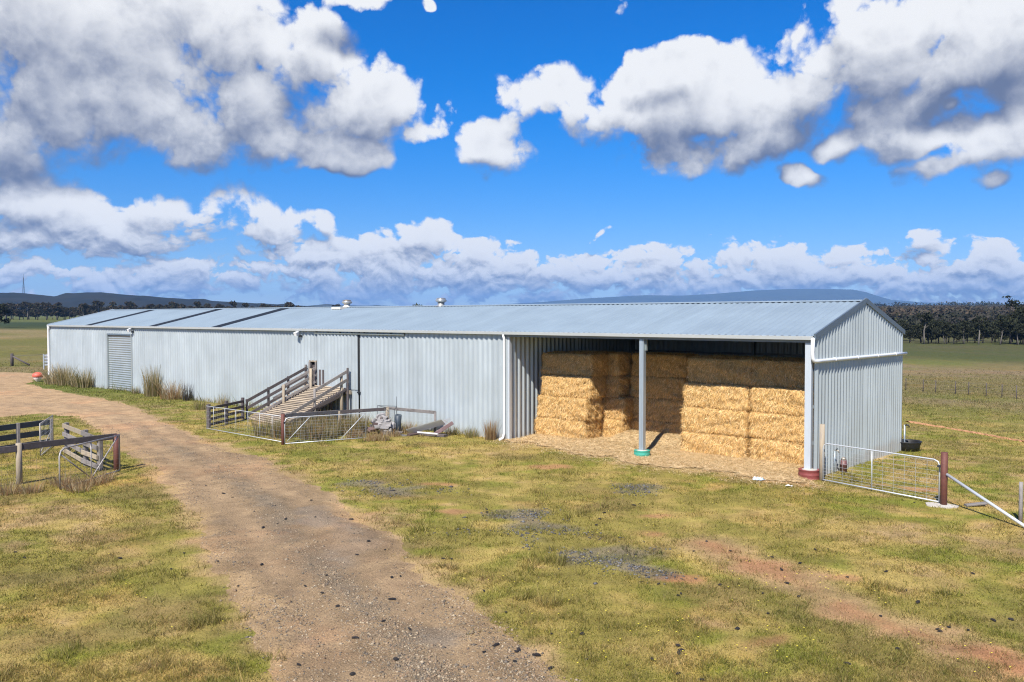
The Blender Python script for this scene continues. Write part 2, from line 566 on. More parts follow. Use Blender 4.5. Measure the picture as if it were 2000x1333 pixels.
class MB:
    def __init__(s):
        s.v = []; s.f = []; s.sm = []

    def add(s, V, F, smooth=False):
        n = len(s.v)
        s.v += [tuple(p) for p in V]
        s.f += [tuple(i + n for i in f) for f in F]
        s.sm += [smooth] * len(F)
        return s

    def box(s, lo, hi):
        (a, b, c), (d, e, f) = lo, hi
        V = [(a, b, c), (d, b, c), (d, e, c), (a, e, c), (a, b, f), (d, b, f), (d, e, f), (a, e, f)]
        return s.add(V, [(3, 2, 1, 0), (4, 5, 6, 7), (0, 1, 5, 4), (1, 2, 6, 5), (2, 3, 7, 6), (3, 0, 4, 7)])

    def bar(s, p0, p1, w, h, up=(0, 0, 1), ch=0.12):
        """beam with chamfered rectangular section: w sideways, h along up"""
        p0, p1 = Vector(p0), Vector(p1)
        d = (p1 - p0).normalized()
        u = Vector(up)
        if abs(d.dot(u)) > 0.95: u = Vector((0, 1, 0)) if abs(d.y) < 0.9 else Vector((1, 0, 0))
        sd = d.cross(u).normalized()
        u = sd.cross(d).normalized()
        a, b = w / 2, h / 2
        c = min(a, b) * ch * 2
        prof = [(-a + c, -b), (a - c, -b), (a, -b + c), (a, b - c), (a - c, b), (-a + c, b), (-a, b - c), (-a, -b + c)]
        V = [p + sd * x + u * y for p in (p0, p1) for (x, y) in prof]
        n = 8
        F = [(i, (i + 1) % n, n + (i + 1) % n, n + i) for i in range(n)]
        F += [tuple(range(n))[::-1], tuple(range(n, 2 * n))]
        return s.add(V, F)

    def tube(s, pts, r, n=8, r1=None, cap=True):
        pts = [Vector(p) for p in pts]
        m = len(pts)
        V = []; F = []
        prev = None
        for i, p in enumerate(pts):
            d = (pts[min(i + 1, m - 1)] - pts[max(i - 1, 0)]).normalized()
            if prev is None:
                u = Vector((0, 0, 1)) if abs(d.z) < 0.9 else Vector((1, 0, 0))
                sd = d.cross(u).normalized()
            else:
                sd = (prev - d * prev.dot(d)).normalized()
            prev = sd
            u = sd.cross(d)
            rr = r if r1 is None else r + (r1 - r) * i / (m - 1)
            for k in range(n):
                a = 2 * math.pi * k / n
                V.append(p + sd * (rr * math.cos(a)) + u * (rr * math.sin(a)))
        for i in range(m - 1):
            for k in range(n):
                F.append((i * n + k, i * n + (k + 1) % n, (i + 1) * n + (k + 1) % n, (i + 1) * n + k))
        s.add(V, F, True)
        if cap:
            b = len(s.v) - len(V)
            s.f.append(tuple(b + k for k in range(n))[::-1]); s.sm.append(False)
            s.f.append(tuple(b + (m - 1) * n + k for k in range(n))); s.sm.append(False)
        return s

    def lathe(s, c, prof, n=20):
        """prof: (radius, z) pairs"""
        c = Vector(c)
        V = []; F = []
        for (r, z) in prof:
            for k in range(n):
                a = 2 * math.pi * k / n
                V.append(c + Vector((r * math.cos(a), r * math.sin(a), z)))
        for i in range(len(prof) - 1):
            for k in range(n):
                F.append((i * n + k, i * n + (k + 1) % n, (i + 1) * n + (k + 1) % n, (i + 1) * n + k))
        s.add(V, F, True)
        b = len(s.v) - len(V)
        m = len(prof)
        s.f.append(tuple(b + k for k in range(n))[::-1]); s.sm.append(False)
        s.f.append(tuple(b + (m - 1) * n + k for k in range(n))); s.sm.append(False)
        return s

    def build(s, name, mat, parent=None, loc=None):
        if loc is None:
            org = origin_of(parent) if parent is not None else Vector((0, 0, 0))
            lo = Vector((0, 0, 0))
        else:
            org = Vector(loc)
            lo = Vector(loc) - (origin_of(parent) if parent is not None else Vector((0, 0, 0)))
        me = bpy.data.meshes.new(name)
        me.from_pydata([tuple(Vector(p) - org) for p in s.v], [], s.f)
        me.polygons.foreach_set('use_smooth', s.sm)
        me.update()
        me.materials.append(mat)
        o = bpy.data.objects.new(name, me)
        COL.objects.link(o)
        o.location = lo
        if parent is not None: o.parent = parent
        return o


def inst(name, me, parent, loc, rot=(0, 0, 0), scale=(1, 1, 1)):
    o = bpy.data.objects.new(name, me)
    COL.objects.link(o)
    o.location = Vector(loc) - (origin_of(parent) if parent is not None else Vector((0, 0, 0)))
    o.rotation_euler = rot
    o.scale = scale
    if parent is not None: o.parent = parent
    return o


# ------------------------------------------------------------------ terrain
SHED_L, SHED_W, EAVE, RIDGE = 61.95, 10.12, 4.5, 5.71
BAY = 13.15


def terrain(x, y):
    x = np.asarray(x, float); y = np.asarray(y, float)
    dx, dy = x - CX, y - CY
    d = dx * FWD[0] + dy * FWD[1]
    r = dx * RGT[0] + dy * RGT[1]
    rad = np.hypot(dx, dy)
    a = r / np.maximum(rad, 1.0)
    wr = sstep(-0.15, 0.3, a)
    z = np.full(x.shape, GROUND0)
    z = z - 0.034 * np.clip(y, 0, 14) * sstep(-30, -8, x)
    right = -0.0075 * np.clip(rad - 40, 0, 220) + 0.0145 * np.clip(rad - 290, 0, 1300)
    left = 0.0055 * np.clip(rad - 70, 0, 640) + 0.006 * np.clip(rad - 760, 0, 900)
    z = z + wr * right + (1 - wr) * left
    far = sstep(45, 160, rad)
    z = z + far * (fbm(x, y, 60, 3, 5) - 0.5) * 1.6
    z = z + sstep(6, 30, np.maximum(0, rad)) * (1 - far) * (fbm(x, y, 5, 3, 9) - 0.5) * 0.05
    return z


def tz(x, y):
    return float(terrain(np.array([x]), np.array([y]))[0])


# --- track outline (pixels on the ground -> plan)
TRACK_PX = [(640, 1480), (545, 1333), (505, 1200), (432, 1110), (388, 1040), (345, 965), (306, 918), (262, 885), (215, 850), (150, 815),
            (80, 808), (0, 816), (-160, 826), (-420, 800), (-420, 734), (-100, 731), (0, 731), (60, 732), (93, 735), (97, 741), (62, 746), (58, 753),
            (85, 759), (150, 770), (235, 786), (300, 812), (345, 838), (400, 862), (470, 885), (530, 905), (598, 946), (648, 965), (705, 1012),
            (768, 1050), (786, 1090), (850, 1132), (905, 1165), (960, 1212), (1030, 1268), (1110, 1333), (1290, 1480)]
TRACK = np.array([[*G(x, y)[:2]] for (x, y) in TRACK_PX])


def poly_sdf(px, py, poly):
    """positive inside"""
    px = np.asarray(px, float); py = np.asarray(py, float)
    dmin = np.full(px.shape, 1e9)
    inside = np.zeros(px.shape, bool)
    n = len(poly)
    for i in range(n):
        ax, ay = poly[i]; bx, by = poly[(i + 1) % n]
        ex, ey = bx - ax, by - ay
        t = np.clip(((px - ax) * ex + (py - ay) * ey) / (ex * ex + ey * ey + 1e-12), 0, 1)
        dd = np.hypot(px - ax - t * ex, py - ay - t * ey)
        dmin = np.minimum(dmin, dd)
        c = ((ay > py) != (by > py)) & (px < (bx - ax) * (py - ay) / (by - ay + 1e-12) + ax)
        inside ^= c
    return np.where(inside, dmin, -dmin)


def track_sdf(x, y):
    return poly_sdf(x, y, TRACK) + (fbm(x, y, 1.6, 4, 31) - 0.5) * 0.95 + (fbm(x, y, 0.35, 2, 37) - 0.5) * 0.35


def spot(x, y, px, py, rx, ry):
    """elliptical mask around a ground pixel; radii in pixels turned into metres through the ground"""
    c = G(px, py)
    e1 = G(px + rx, py) - c
    e2 = G(px, py + ry) - c
    A = np.array([[e1.x, e2.x], [e1.y, e2.y]])
    Ai = np.linalg.inv(A)
    u = Ai[0, 0] * (x - c.x) + Ai[0, 1] * (y - c.y)
    v = Ai[1, 0] * (x - c.x) + Ai[1, 1] * (y - c.y)
    return np.clip(1 - (u * u + v * v), 0, 1)


CHAR_SPOTS = [(800, 958, 100, 14), (700, 945, 60, 8), (1065, 1042, 110, 34), (1190, 1092, 140, 38), (1270, 1115, 80, 22), (880, 1035, 60, 10), (1230, 955, 80, 14), (1010, 1005, 90, 14)]
RED_STRIP = [(1380, 1060), (1470, 1100), (1560, 1140), (1650, 1185), (1750, 1228), (1860, 1262), (2040, 1310)]
RED_SPOTS = [(1080, 912, 50, 10), (1260, 1008, 60, 8), (1150, 1050, 50, 8), (850, 945, 60, 6), (1290, 1040, 60, 12), (1470, 1105, 70, 22), (1560, 1140, 110, 30), (1650, 1190, 130, 34),
             (1760, 1235, 140, 26), (1900, 1270, 130, 20), (1530, 1250, 80, 18), (1640, 1130, 60, 10), (1800, 955, 70, 8), (900, 1000, 70, 10), (1330, 1130, 60, 12), (1700, 950, 60, 6), (600, 1265, 60, 10)]
DRY_SPOTS = [(1700, 1040, 150, 34), (1500, 1010, 90, 20), (120, 1010, 150, 40), (230, 1175, 60, 14), (90, 1200, 70, 14), (1950, 1040, 90, 40), (300, 1300, 150, 40), (520, 930, 30, 12), (1770, 1130, 140, 40), (1400, 1080, 110, 20),
             (420, 1005, 50, 20), (240, 1080, 60, 16), (150, 1060, 80, 20), (1000, 880, 80, 12), (860, 885, 70, 12)]
STRAW_PX = [(1000, 864), (1060, 873), (1150, 888), (1245, 908), (1300, 912), (1400, 925), (1500, 938), (1572, 948), (1590, 930), (1500, 900), (1330, 830), (1050, 830)]
STRAWP = np.array([[*G(x, y)[:2]] for (x, y) in STRAW_PX[:8]] + [[-0.15, -0.05], [-0.15, 9.9], [-13.0, 9.9], [-13.0, 0.0]])

GREEN = np.array([0.172, 0.190, 0.030]); LUSH = np.array([0.120, 0.172, 0.024]); OLIVE = np.array([0.235, 0.205, 0.055])
DRY = np.array([0.385, 0.290, 0.108]); TAN = np.array([0.37, 0.265, 0.150]); REDS = np.array([0.33, 0.175, 0.098]); CHAR = np.array([0.125, 0.125, 0.122])
GRAV = np.array([0.285, 0.218, 0.145]); STRAWC = np.array([0.62, 0.47, 0.265])


def lerp(a, b, t):
    return a + (b - a) * np.asarray(t)[..., None]


def ground_color(x, y):
    x = np.asarray(x, float); y = np.asarray(y, float)
    n1 = fbm(x, y, 7.0, 4, 1); n2 = fbm(x, y, 2.2, 4, 2); n3 = fbm(x, y, 0.6, 3, 3); n4 = fbm(x, y, 20.0, 3, 4)
    c = lerp(np.broadcast_to(OLIVE, (*x.shape, 3)), GREEN, sstep(0.38, 0.58, n2 * 0.6 + n1 * 0.4))
    c = lerp(c, LUSH, sstep(0.56, 0.74, n1 * 0.5 + n3 * 0.5) * 0.6)
    dry = np.zeros(x.shape); red = np.zeros(x.shape); ch = np.zeros(x.shape)
    for s in DRY_SPOTS: dry = np.maximum(dry, spot(x, y, *s))
    for s in RED_SPOTS: red = np.maximum(red, spot(x, y, *s))
    for s in CHAR_SPOTS: ch = np.maximum(ch, spot(x, y, *s))
    c = lerp(c, DRY, sstep(0.42, 0.64, n2 * 0.50 + n3 * 0.50 + dry * 0.35) * 0.80)
    c = lerp(c, TAN, sstep(0.57, 0.74, n3 * 0.6 + n1 * 0.4 + dry * 0.12) * 0.75)
    c = lerp(c, np.array([0.175, 0.130, 0.060]), sstep(0.54, 0.72, fbm(x, y, 1.5, 4, 6)) * 0.5)
    c = lerp(c, REDS, sstep(0.2, 0.9, red * 0.9 + (n3 - 0.5) * 1.8 + (n2 - 0.5) * 1.4) * 0.75 * sstep(0.0, 0.3, red))
    c = lerp(c, CHAR, sstep(0.15, 0.8, ch * 0.9 + (n3 - 0.5) * 2.4 + (n2 - 0.5) * 1.6) * 0.62 * sstep(0.0, 0.3, ch))
    sw = np.array([[*G(px_, py_)[:2]] for px_, py_ in RED_STRIP])
    dist = np.full(x.shape, 99.0)
    for (ax, ay), (bx, by) in zip(sw[:-1], sw[1:]):
        t = np.clip(((x - ax) * (bx - ax) + (y - ay) * (by - ay)) / ((bx - ax) ** 2 + (by - ay) ** 2), 0, 1)
        dist = np.minimum(dist, np.hypot(x - ax - t * (bx - ax), y - ay - t * (by - ay)))
    band = 1 - dist / 0.75
    c = lerp(c, TAN * 0.92, sstep(-0.5, 0.6, band + (n3 - 0.5) * 1.4) * 0.75)
    c = lerp(c, REDS, sstep(0.2, 1.0, band + (n2 - 0.5) * 1.6 + (n3 - 0.5) * 0.8) * 0.85)
    # bare edge beside the track
    ts = poly_sdf(x, y, TRACK)
    c = lerp(c, TAN, sstep(-0.55, 0.1, ts + (n3 - 0.5) * 1.3) * 0.85)
    st = poly_sdf(x, y, STRAWP)
    c = lerp(c, STRAWC * 0.9, sstep(-0.5, 0.3, st + (fbm(x, y, 0.9, 4, 61) - 0.5) * 1.3 + (n3 - 0.5) * 0.6) * 0.9)
    # far paddocks
    dx, dy = x - CX, y - CY
    rad = np.hypot(dx, dy)
    far = sstep(38, 75, rad)
    a = (dx * RGT[0] + dy * RGT[1]) / np.maximum(rad, 1)
    fr = lerp(lerp(np.broadcast_to(np.array([0.165, 0.142, 0.062]), c.shape), np.array([0.135, 0.148, 0.040]), sstep(0.42, 0.6, fbm(x, y, 26, 4, 21))), np.array([0.205, 0.155, 0.105]), sstep(0.55, 0.72, fbm(x * 0.5 + y * 0.2, y * 1.6, 14, 4, 22)) * 0.7)
    fr = lerp(fr, np.array([0.045, 0.058, 0.018]), sstep(125, 165, rad + (fbm(x, y, 40, 3, 8) - 0.5) * 60) * 0.8)
    fl = lerp(lerp(np.broadcast_to(np.array([0.125, 0.125, 0.035]), c.shape), np.array([0.20, 0.165, 0.085]), sstep(0.45, 0.62, fbm(x, y, 30, 4, 23))), np.array([0.095, 0.125, 0.025]), sstep(95, 70, rad))
    fl = lerp(fl, np.array([0.030, 0.048, 0.016]), sstep(300, 330, rad) * sstep(560, 520, rad))
    fl = lerp(fl, np.array([0.095, 0.115, 0.032]), sstep(520, 570, rad))
    fc = lerp(fl, fr, sstep(-0.05, 0.15, a))
    return lerp(c, fc, far) * np.array([0.98, 0.915, 0.78])


def axis(segs, lo, hi):
    xs = []
    for (a, b, s) in segs:
        xs += list(np.arange(a, b, s))
    b = segs[-1][1]
    st = segs[-1][2]
    x = b
    while x < hi:
        xs.append(x); st *= 1.28; x += st
    xs.append(hi)
    a = segs[0][0]
    st = segs[0][2]
    x = a; pre = []
    while x > lo:
        st *= 1.28; x -= st; pre.append(max(x, lo))
    return np.array(sorted(set(pre)) + xs)


EXT = 13000.0
xs = axis([(-130, -70, 1.5), (-70, -32, 0.5), (-32, 12, 0.2), (12, 40, 1.0)], -EXT, EXT)
ys = axis([(-40, -26, 0.6), (-26, 3, 0.2), (3, 30, 0.5), (30, 120, 2.5)], -EXT, EXT)
XX, YY = np.meshgrid(xs, ys)
ZZ = terrain(XX, YY)
nx, ny = len(xs), len(ys)
idx = np.arange(nx * ny).reshape(ny, nx)
Fq = np.stack([idx[:-1, :-1], idx[:-1, 1:], idx[1:, 1:], idx[1:, :-1]], -1).reshape(-1, 4)
gcol = ground_color(XX.ravel(), YY.ravel())
ground = mesh_np('ground', np.stack([XX.ravel(), YY.ravel(), ZZ.ravel()], -1), Fq, M['ground'], tint=gcol, smooth=True)
ground['kind'] = 'structure'


def poly_line(px, py, pts):
    d = np.full(np.shape(px), 1e9)
    for (ax, ay), (bx, by) in zip(pts[:-1], pts[1:]):
        t = np.clip(((px - ax) * (bx - ax) + (py - ay) * (by - ay)) / ((bx - ax) ** 2 + (by - ay) ** 2 + 1e-9), 0, 1)
        d = np.minimum(d, np.hypot(px - ax - t * (bx - ax), py - ay - t * (by - ay)))
    return -d


def track_uv(x, y):
    dl = -poly_line(x, y, TRACK[:13]); dr_ = -poly_line(x, y, TRACK[20:])
    u = dl / (dl + dr_ + 1e-6) + (fbm(x, y, 5, 4, 51) - 0.5) * 0.10
    rut = np.exp(-((u - 0.27) / 0.085) ** 2) + np.exp(-((u - 0.70) / 0.085) ** 2)
    crown = np.exp(-((u - 0.49) / 0.10) ** 2)
    return rut, crown


def track_z(x, y, s):
    rut, crown = track_uv(x, y)
    return terrain(x, y) + 0.004 + sstep(0, 0.5, s) * (0.046 - 0.030 * rut + 0.012 * crown + (fbm(x, y, 1.2, 4, 52) - 0.5) * 0.02)


# --- gravel track: its own sheet just proud of the soil, edges ragged
def build_track():
    V = []; F = []; T = []
    cell = 0.16
    x0, x1 = -75.0, 6.0
    y0, y1 = -26.0, 2.0
    gx = np.arange(x0, x1, cell); gy = np.arange(y0, y1, cell)
    X, Y = np.meshgrid(gx, gy)
    S = track_sdf(X, Y)
    gyv, gxv = np.gradient(S, cell)
    m = np.maximum(gxv ** 2 + gyv ** 2, 0.05)
    neg = S < 0
    mv = np.clip(S, -cell * 1.3, 0)
    X2 = np.where(neg, X - mv * gxv / m, X)
    Y2 = np.where(neg, Y - mv * gyv / m, Y)
    lim = cell * 0.95
    X2 = np.clip(X2, X - lim, X + lim); Y2 = np.clip(Y2, Y - lim, Y + lim)
    pos = S > 0
    keep = pos[:-1, :-1] | pos[1:, :-1] | pos[:-1, 1:] | pos[1:, 1:]
    ii = np.arange(X.size).reshape(X.shape)
    Q = np.stack([ii[:-1, :-1], ii[:-1, 1:], ii[1:, 1:], ii[1:, :-1]], -1)[keep]
    used = np.unique(Q)
    remap = np.full(X.size, -1); remap[used] = np.arange(len(used))
    Q = remap[Q]
    vx, vy = X2.ravel()[used], Y2.ravel()[used]
    s = S.ravel()[used]
    z = track_z(vx, vy, s)
    n1 = fbm(vx, vy, 5, 4, 51); n2 = fbm(vx, vy, 1.2, 4, 52); n3 = fbm(vx, vy, 0.4, 2, 53)
    # two worn wheel lines with coarser grey gravel between them
    cl = poly_sdf(vx, vy, TRACK)
    c = lerp(np.broadcast_to(GRAV, (len(vx), 3)), np.array([0.235, 0.180, 0.122]), sstep(0.4, 0.65, n2))
    rut, crown = track_uv(vx, vy)
    c = lerp(c, np.array([0.335, 0.255, 0.172]), np.clip(rut, 0, 1) * (0.45 + 0.5 * n2))
    c = lerp(c, np.array([0.195, 0.170, 0.138]), crown * sstep(0.3, 0.55, n2 * 0.5 + n3 * 0.5) * 0.85)
    for sp_ in [(700, 1040, 70, 60), (660, 1090, 60, 40), (860, 1250, 90, 30), (620, 1010, 60, 30)]:
        c = lerp(c, np.array([0.205, 0.185, 0.165]), sstep(0.2, 0.8, spot(vx, vy, *sp_) + (n3 - 0.5) * 0.9) * 0.7)
    c = lerp(c, np.array([0.40, 0.30, 0.185]), sstep(0.6, 0.0, s + (n3 - 0.5) * 0.6) * 0.7)
    c = lerp(c, np.array([0.285, 0.205, 0.135]), sstep(0.52, 0.7, n3 * 0.4 + n1 * 0.6) * 0.6)
    d = np.hypot(vx - CX, vy - CY)
    c = lerp(c, np.array([0.40, 0.295, 0.20]), sstep(32, 48, d) * 0.6)
    c = c * np.array([1.06, 0.95, 0.765])
    o = mesh_np('gravel_track', np.stack([vx, vy, z], -1), Q, M['track'], tint=c, smooth=True)
    o['kind'] = 'structure'


build_track()

# ================================================================== the shed
SHED = thing('farm_shed', 'long galvanised iron farm shed with a gabled roof and one open hay bay', 'shed', (0, 0, GROUND0))
RIB = 0.30


def rib_profile(width, pitch=RIB, depth=0.062):
    """(u, out) points of a ribbed sheet"""
    pts = []
    n = max(1, int(round(width / pitch)))
    p = width / n
    for i in range(n):
        u = i * p
        pts += [(u, 0), (u + p * 0.22, 0), (u + p * 0.48, depth), (u + p * 0.72, depth), (u + p * 0.98, 0)]
    pts.append((width, 0))
    return pts


_sheets = {}


def sheet(x0, x1, z0, z1, y=0.0, name='wall_sheet', mat='wall', parent=SHED):
    """ribbed wall sheets filling x0..x1 on the front face, one object for each sheet"""
    n = max(1, int(math.ceil((x1 - x0) / 0.9 - 0.05)))
    w = (x1 - x0) / n
    key = (round(w, 3), round(z1 - z0, 3), mat)
    if key not in _sheets:
        pr = rib_profile(w)
        k = len(pr)
        V = [(u, -o, 0) for u, o in pr] + [(u, -o, z1 - z0) for u, o in pr]
        F = [(i, i + 1, k + i + 1, k + i) for i in range(k - 1)]
        me = bpy.data.meshes.new(name)
        me.from_pydata(V, [], F)
        me.materials.append(M[mat])
        _sheets[key] = me
    for i in range(n):
        inst(name, _sheets[key], parent, (x0 + i * w, y - (0.0025 if i % 2 else 0), z0))


ZB = -0.45
sheet(-SHED_L, -51.6, ZB, EAVE)
sheet(-51.6, -47.66, 3.93, EAVE)
sheet(-47.66, -27.1, ZB, EAVE)
sheet(-27.1, -26.5, 2.78, EAVE)
sheet(-27.1, -26.5, ZB, 1.5)
sheet(-26.5, -23.06, ZB, 1.45)
sheet(-26.5, -23.06, 4.24, EAVE)
sheet(-22.94, -BAY, ZB, EAVE)
sheet(-23.06, -22.94, 4.3, EAVE)

# gable end (faces +X): one object for each sheet, tops cut to the roof line
def roofz(y):
    return EAVE + (RIDGE - EAVE) * (1 - abs(y - SHED_W / 2) / (SHED_W / 2)) - 0.03


def gable(x, out, name='gable_sheet', y0=0.0, y1=SHED_W, zb=-0.8, mat='wall'):
    n = int(round((y1 - y0) / 0.88))
    w = (y1 - y0) / n
    for i in range(n):
        pr = rib_profile(w, 0.29, 0.075)
        a = y0 + i * w
        us = sorted(set([u for u, o in pr] + ([SHED_W / 2 - a] if a < SHED_W / 2 < a + w else [])))
        od = dict(pr)
        pts = [(u, od.get(u, 0.0)) for u in us]
        k = len(pts)
        dx = 0.0025 if i % 2 else 0
        V = [(x + out * (o + dx), a + u, zb) for u, o in pts] + [(x + out * (o + dx), a + u, roofz(a + u)) for u, o in pts]
        F = [(j, j + 1, k + j + 1, k + j) for j in range(k - 1)]
        MB().add(V, F).build(name, M[mat], SHED, loc=(x, a, 0))


gable(0.0, 1)
gable(-BAY, 1, 'partition_sheet')
# far end and back wall
b = MB()
b.add([(-SHED_L, 0, ZB), (-SHED_L, SHED_W, ZB), (-SHED_L, SHED_W, EAVE), (-SHED_L, SHED_W / 2, RIDGE - .03), (-SHED_L, 0, EAVE)], [(4, 3, 2, 1, 0)])
b.build('far_end_wall', M['wall'], SHED)
pr = rib_profile(SHED_L - BAY); k = len(pr)
MB().add([(-SHED_L + u, SHED_W - o, ZB) for u, o in pr] + [(-SHED_L + u, SHED_W - o, EAVE) for u, o in pr], [(i, i + 1, k + i + 1, k + i) for i in range(k - 1)]).build('back_wall', M['wall'], SHED)
for i in range(15):
    w = BAY / 15
    pr = rib_profile(w); k = len(pr)
    x0 = -BAY + i * w
    MB().add([(x0 + u, SHED_W - o, -0.9) for u, o in pr] + [(x0 + u, SHED_W - o, EAVE) for u, o in pr], [(j, j + 1, k + j + 1, k + j) for j in range(k - 1)]).build('back_sheet', M['wall'], SHED, loc=(x0, SHED_W, 0))

# roof: one object for each sheet on the slope in view, three dull fibreglass skylights among them
sl = math.atan2(RIDGE - EAVE, SHED_W / 2)
slen = (SHED_W / 2 + 0.13) / math.cos(sl)
nsh = 62
rw = (SHED_L + 0.16) / nsh


def roof_mesh(name, mat, lift=0.0):
    pr = rib_profile(rw, 0.25, 0.03); k = len(pr)
    me = bpy.data.meshes.new(name)
    me.from_pydata([(u, 0, o + lift) for u, o in pr] + [(u, slen, o + lift) for u, o in pr], [], [(i, i + 1, k + i + 1, k + i) for i in range(k - 1)])
    me.materials.append(M[mat])
    return me


rm, sm_ = roof_mesh('roof_sheet', 'roof'), roof_mesh('skylight_sheet', 'fibreglass', 0.012)
ey, ez = -0.13, EAVE + 0.03 - 0.13 * math.tan(sl)
sky_x = (-54.8, -44.6, -36.5)
for i in range(nsh):
    x0 = -SHED_L - 0.08 + i * rw
    is_sky = any(x0 <= sx < x0 + rw for sx in sky_x)
    inst('skylight_sheet' if is_sky else 'roof_sheet', sm_ if is_sky else rm, SHED, (x0, ey, ez), (sl, 0, 0))
b = MB()
pr = rib_profile(SHED_L + 0.16, 0.25, 0.024); k = len(pr)
b.add([(-SHED_L - .08 + u, SHED_W + .13, ez + o) for u, o in pr] + [(-SHED_L - .08 + u, SHED_W / 2, RIDGE + .03 + o) for u, o in pr], [(i + 1, i, k + i, k + i + 1) for i in range(k - 1)])
b.build('back_roof', M['roof'], SHED)
b = MB()
rz = RIDGE + 0.075
b.add([(-SHED_L - .1, SHED_W / 2 - .24, rz - .24 * math.tan(sl)), (0.1, SHED_W / 2 - .24, rz - .24 * math.tan(sl)), (-SHED_L - .1, SHED_W / 2, rz), (0.1, SHED_W / 2, rz), (-SHED_L - .1, SHED_W / 2 + .24, rz - .24 * math.tan(sl)), (0.1, SHED_W / 2 + .24, rz - .24 * math.tan(sl))], [(0, 1, 3, 2), (2, 3, 5, 4)])
b.build('ridge_cap', M['roof'], SHED)

# barge flashings on the near gable
for s_ in (0, 1):
    y0 = -0.16 if s_ == 0 else SHED_W + 0.16
    z0 = roofz(0) + 0.06 - 0.16 * math.tan(sl)
    MB().bar((0.068, y0, z0), (0.068, SHED_W / 2, RIDGE + 0.04), 0.06, 0.20).build('barge_board', M['trim'], SHED)
    MB().bar((-SHED_L - .09, y0, z0), (-SHED_L - .09, SHED_W / 2, RIDGE + 0.04), 0.05, 0.16).build('barge_board', M['gutter'], SHED)

# gutter: open trough along the front eave
def gutter(x0, x1):
    prof = [(-0.13, 0.055), (-0.135, 0.045), (-0.25, 0.045), (-0.262, 0.06), (-0.255, -0.06), (-0.13, -0.06), (-0.118, 0.05)]
    V = [(x, y, EAVE - 0.035 + z) for x in (x0, x1) for y, z in [(-0.12, 0.02), (-0.12, -0.07), (-0.235, -0.07), (-0.245, 0.045), (-0.225, 0.055), (-0.222, 0.03), (-0.228, -0.055), (-0.13, -0.055)]]
    n = 8
    F = [(i, (i + 1) % n, n + (i + 1) % n, n + i) for i in range(n)] + [tuple(range(n)), tuple(range(n, 2 * n))[::-1]]
    return MB().add(V, F)


gutter(-SHED_L - .05, -BAY - 0.02).build('gutter', M['gutter'], SHED)
gutter(-BAY + 0.0, 0.03).build('gutter', M['gutter'], SHED)
MB().box((-BAY, -0.11, EAVE - 0.2), (0.0, -0.03, EAVE + 0.0)).build('eave_beam', M['interior_steel'], SHED)
MB().box((-SHED_L, -0.1, EAVE - 0.09), (-BAY - .01, -0.035, EAVE - 0.012)).build('fascia', M['trim'], SHED)

# downpipes
b = MB()
b.tube([(-BAY - 0.06, -0.19, EAVE - .1), (-BAY - 0.06, -0.12, EAVE - .3), (-BAY - 0.06, -0.12, 0.15), (-BAY - 0.06, -0.2, -0.05), (-BAY - 0.06, -0.42, -0.1)], 0.055, 12)
dp = b.build('downpipe', M['pvc'], SHED)
MB().box((-BAY - 0.16, -0.06, ZB), (-BAY + 0.05, -0.033, EAVE - .1)).build('corner_flashing', M['wall'], SHED)
b = MB()
b.tube([(-SHED_L + 0.2, -0.19, EAVE - .1), (-SHED_L + 0.05, -0.13, EAVE - .35), (-SHED_L + 0.05, -0.13, 0.55), (-SHED_L + 0.05, -0.16, 0.4)], 0.11, 12)
b.build('downpipe', M['pvc'], SHED)
# gable drain: drops from the gutter, elbows and crosses the gable end
b = MB()
pts = [(0.02, -0.2, EAVE - .05), (0.02, -0.22, EAVE - .5), (0.03, -0.215, 3.80), (0.05, -0.17, 3.72), (0.09, -0.06, 3.70), (0.10, 0.3, 3.70)] + [(0.10, 0.3 + i * (10.15 / 6), 3.70 - 0.09 * i / 6) for i in range(1, 7)]
b.tube(pts, 0.062, 12)
gp = b.build('gable_drain_pipe', M['pvc'], SHED)
for i in range(4):
    MB().tube([(0.10, 1.6 + i * 2.4, 3.69 - .021 * i), (0.10, 1.68 + i * 2.4, 3.69 - .021 * i)], 0.072, 12).build('pipe_joint', M['pvc'], gp)

# steel posts of the open bay
b = MB()
px_ = -6.43
b.box((px_ - .10, -0.10, -0.1), (px_ + .02, 0.02, EAVE - .2))
b.box((px_ + .021, -0.085, -0.1), (px_ + .075, 0.10, EAVE - .2))
pst = b.build('bay_post', M['steel_post'], SHED)
MB().box((px_ - .06, 0.021, EAVE - .62), (px_ + .14, 0.12, EAVE - .2)).build('post_bracket', M['track_steel'], pst)
MB().box((-0.27, -0.09, -0.1), (-0.06, 0.10, EAVE - .2)).build('corner_post', M['steel_white'], SHED)
MB().box((-BAY + 0.03, -0.03, ZB), (-BAY + 0.16, 0.12, EAVE - .2)).build('bay_post', M['steel_white'], SHED)

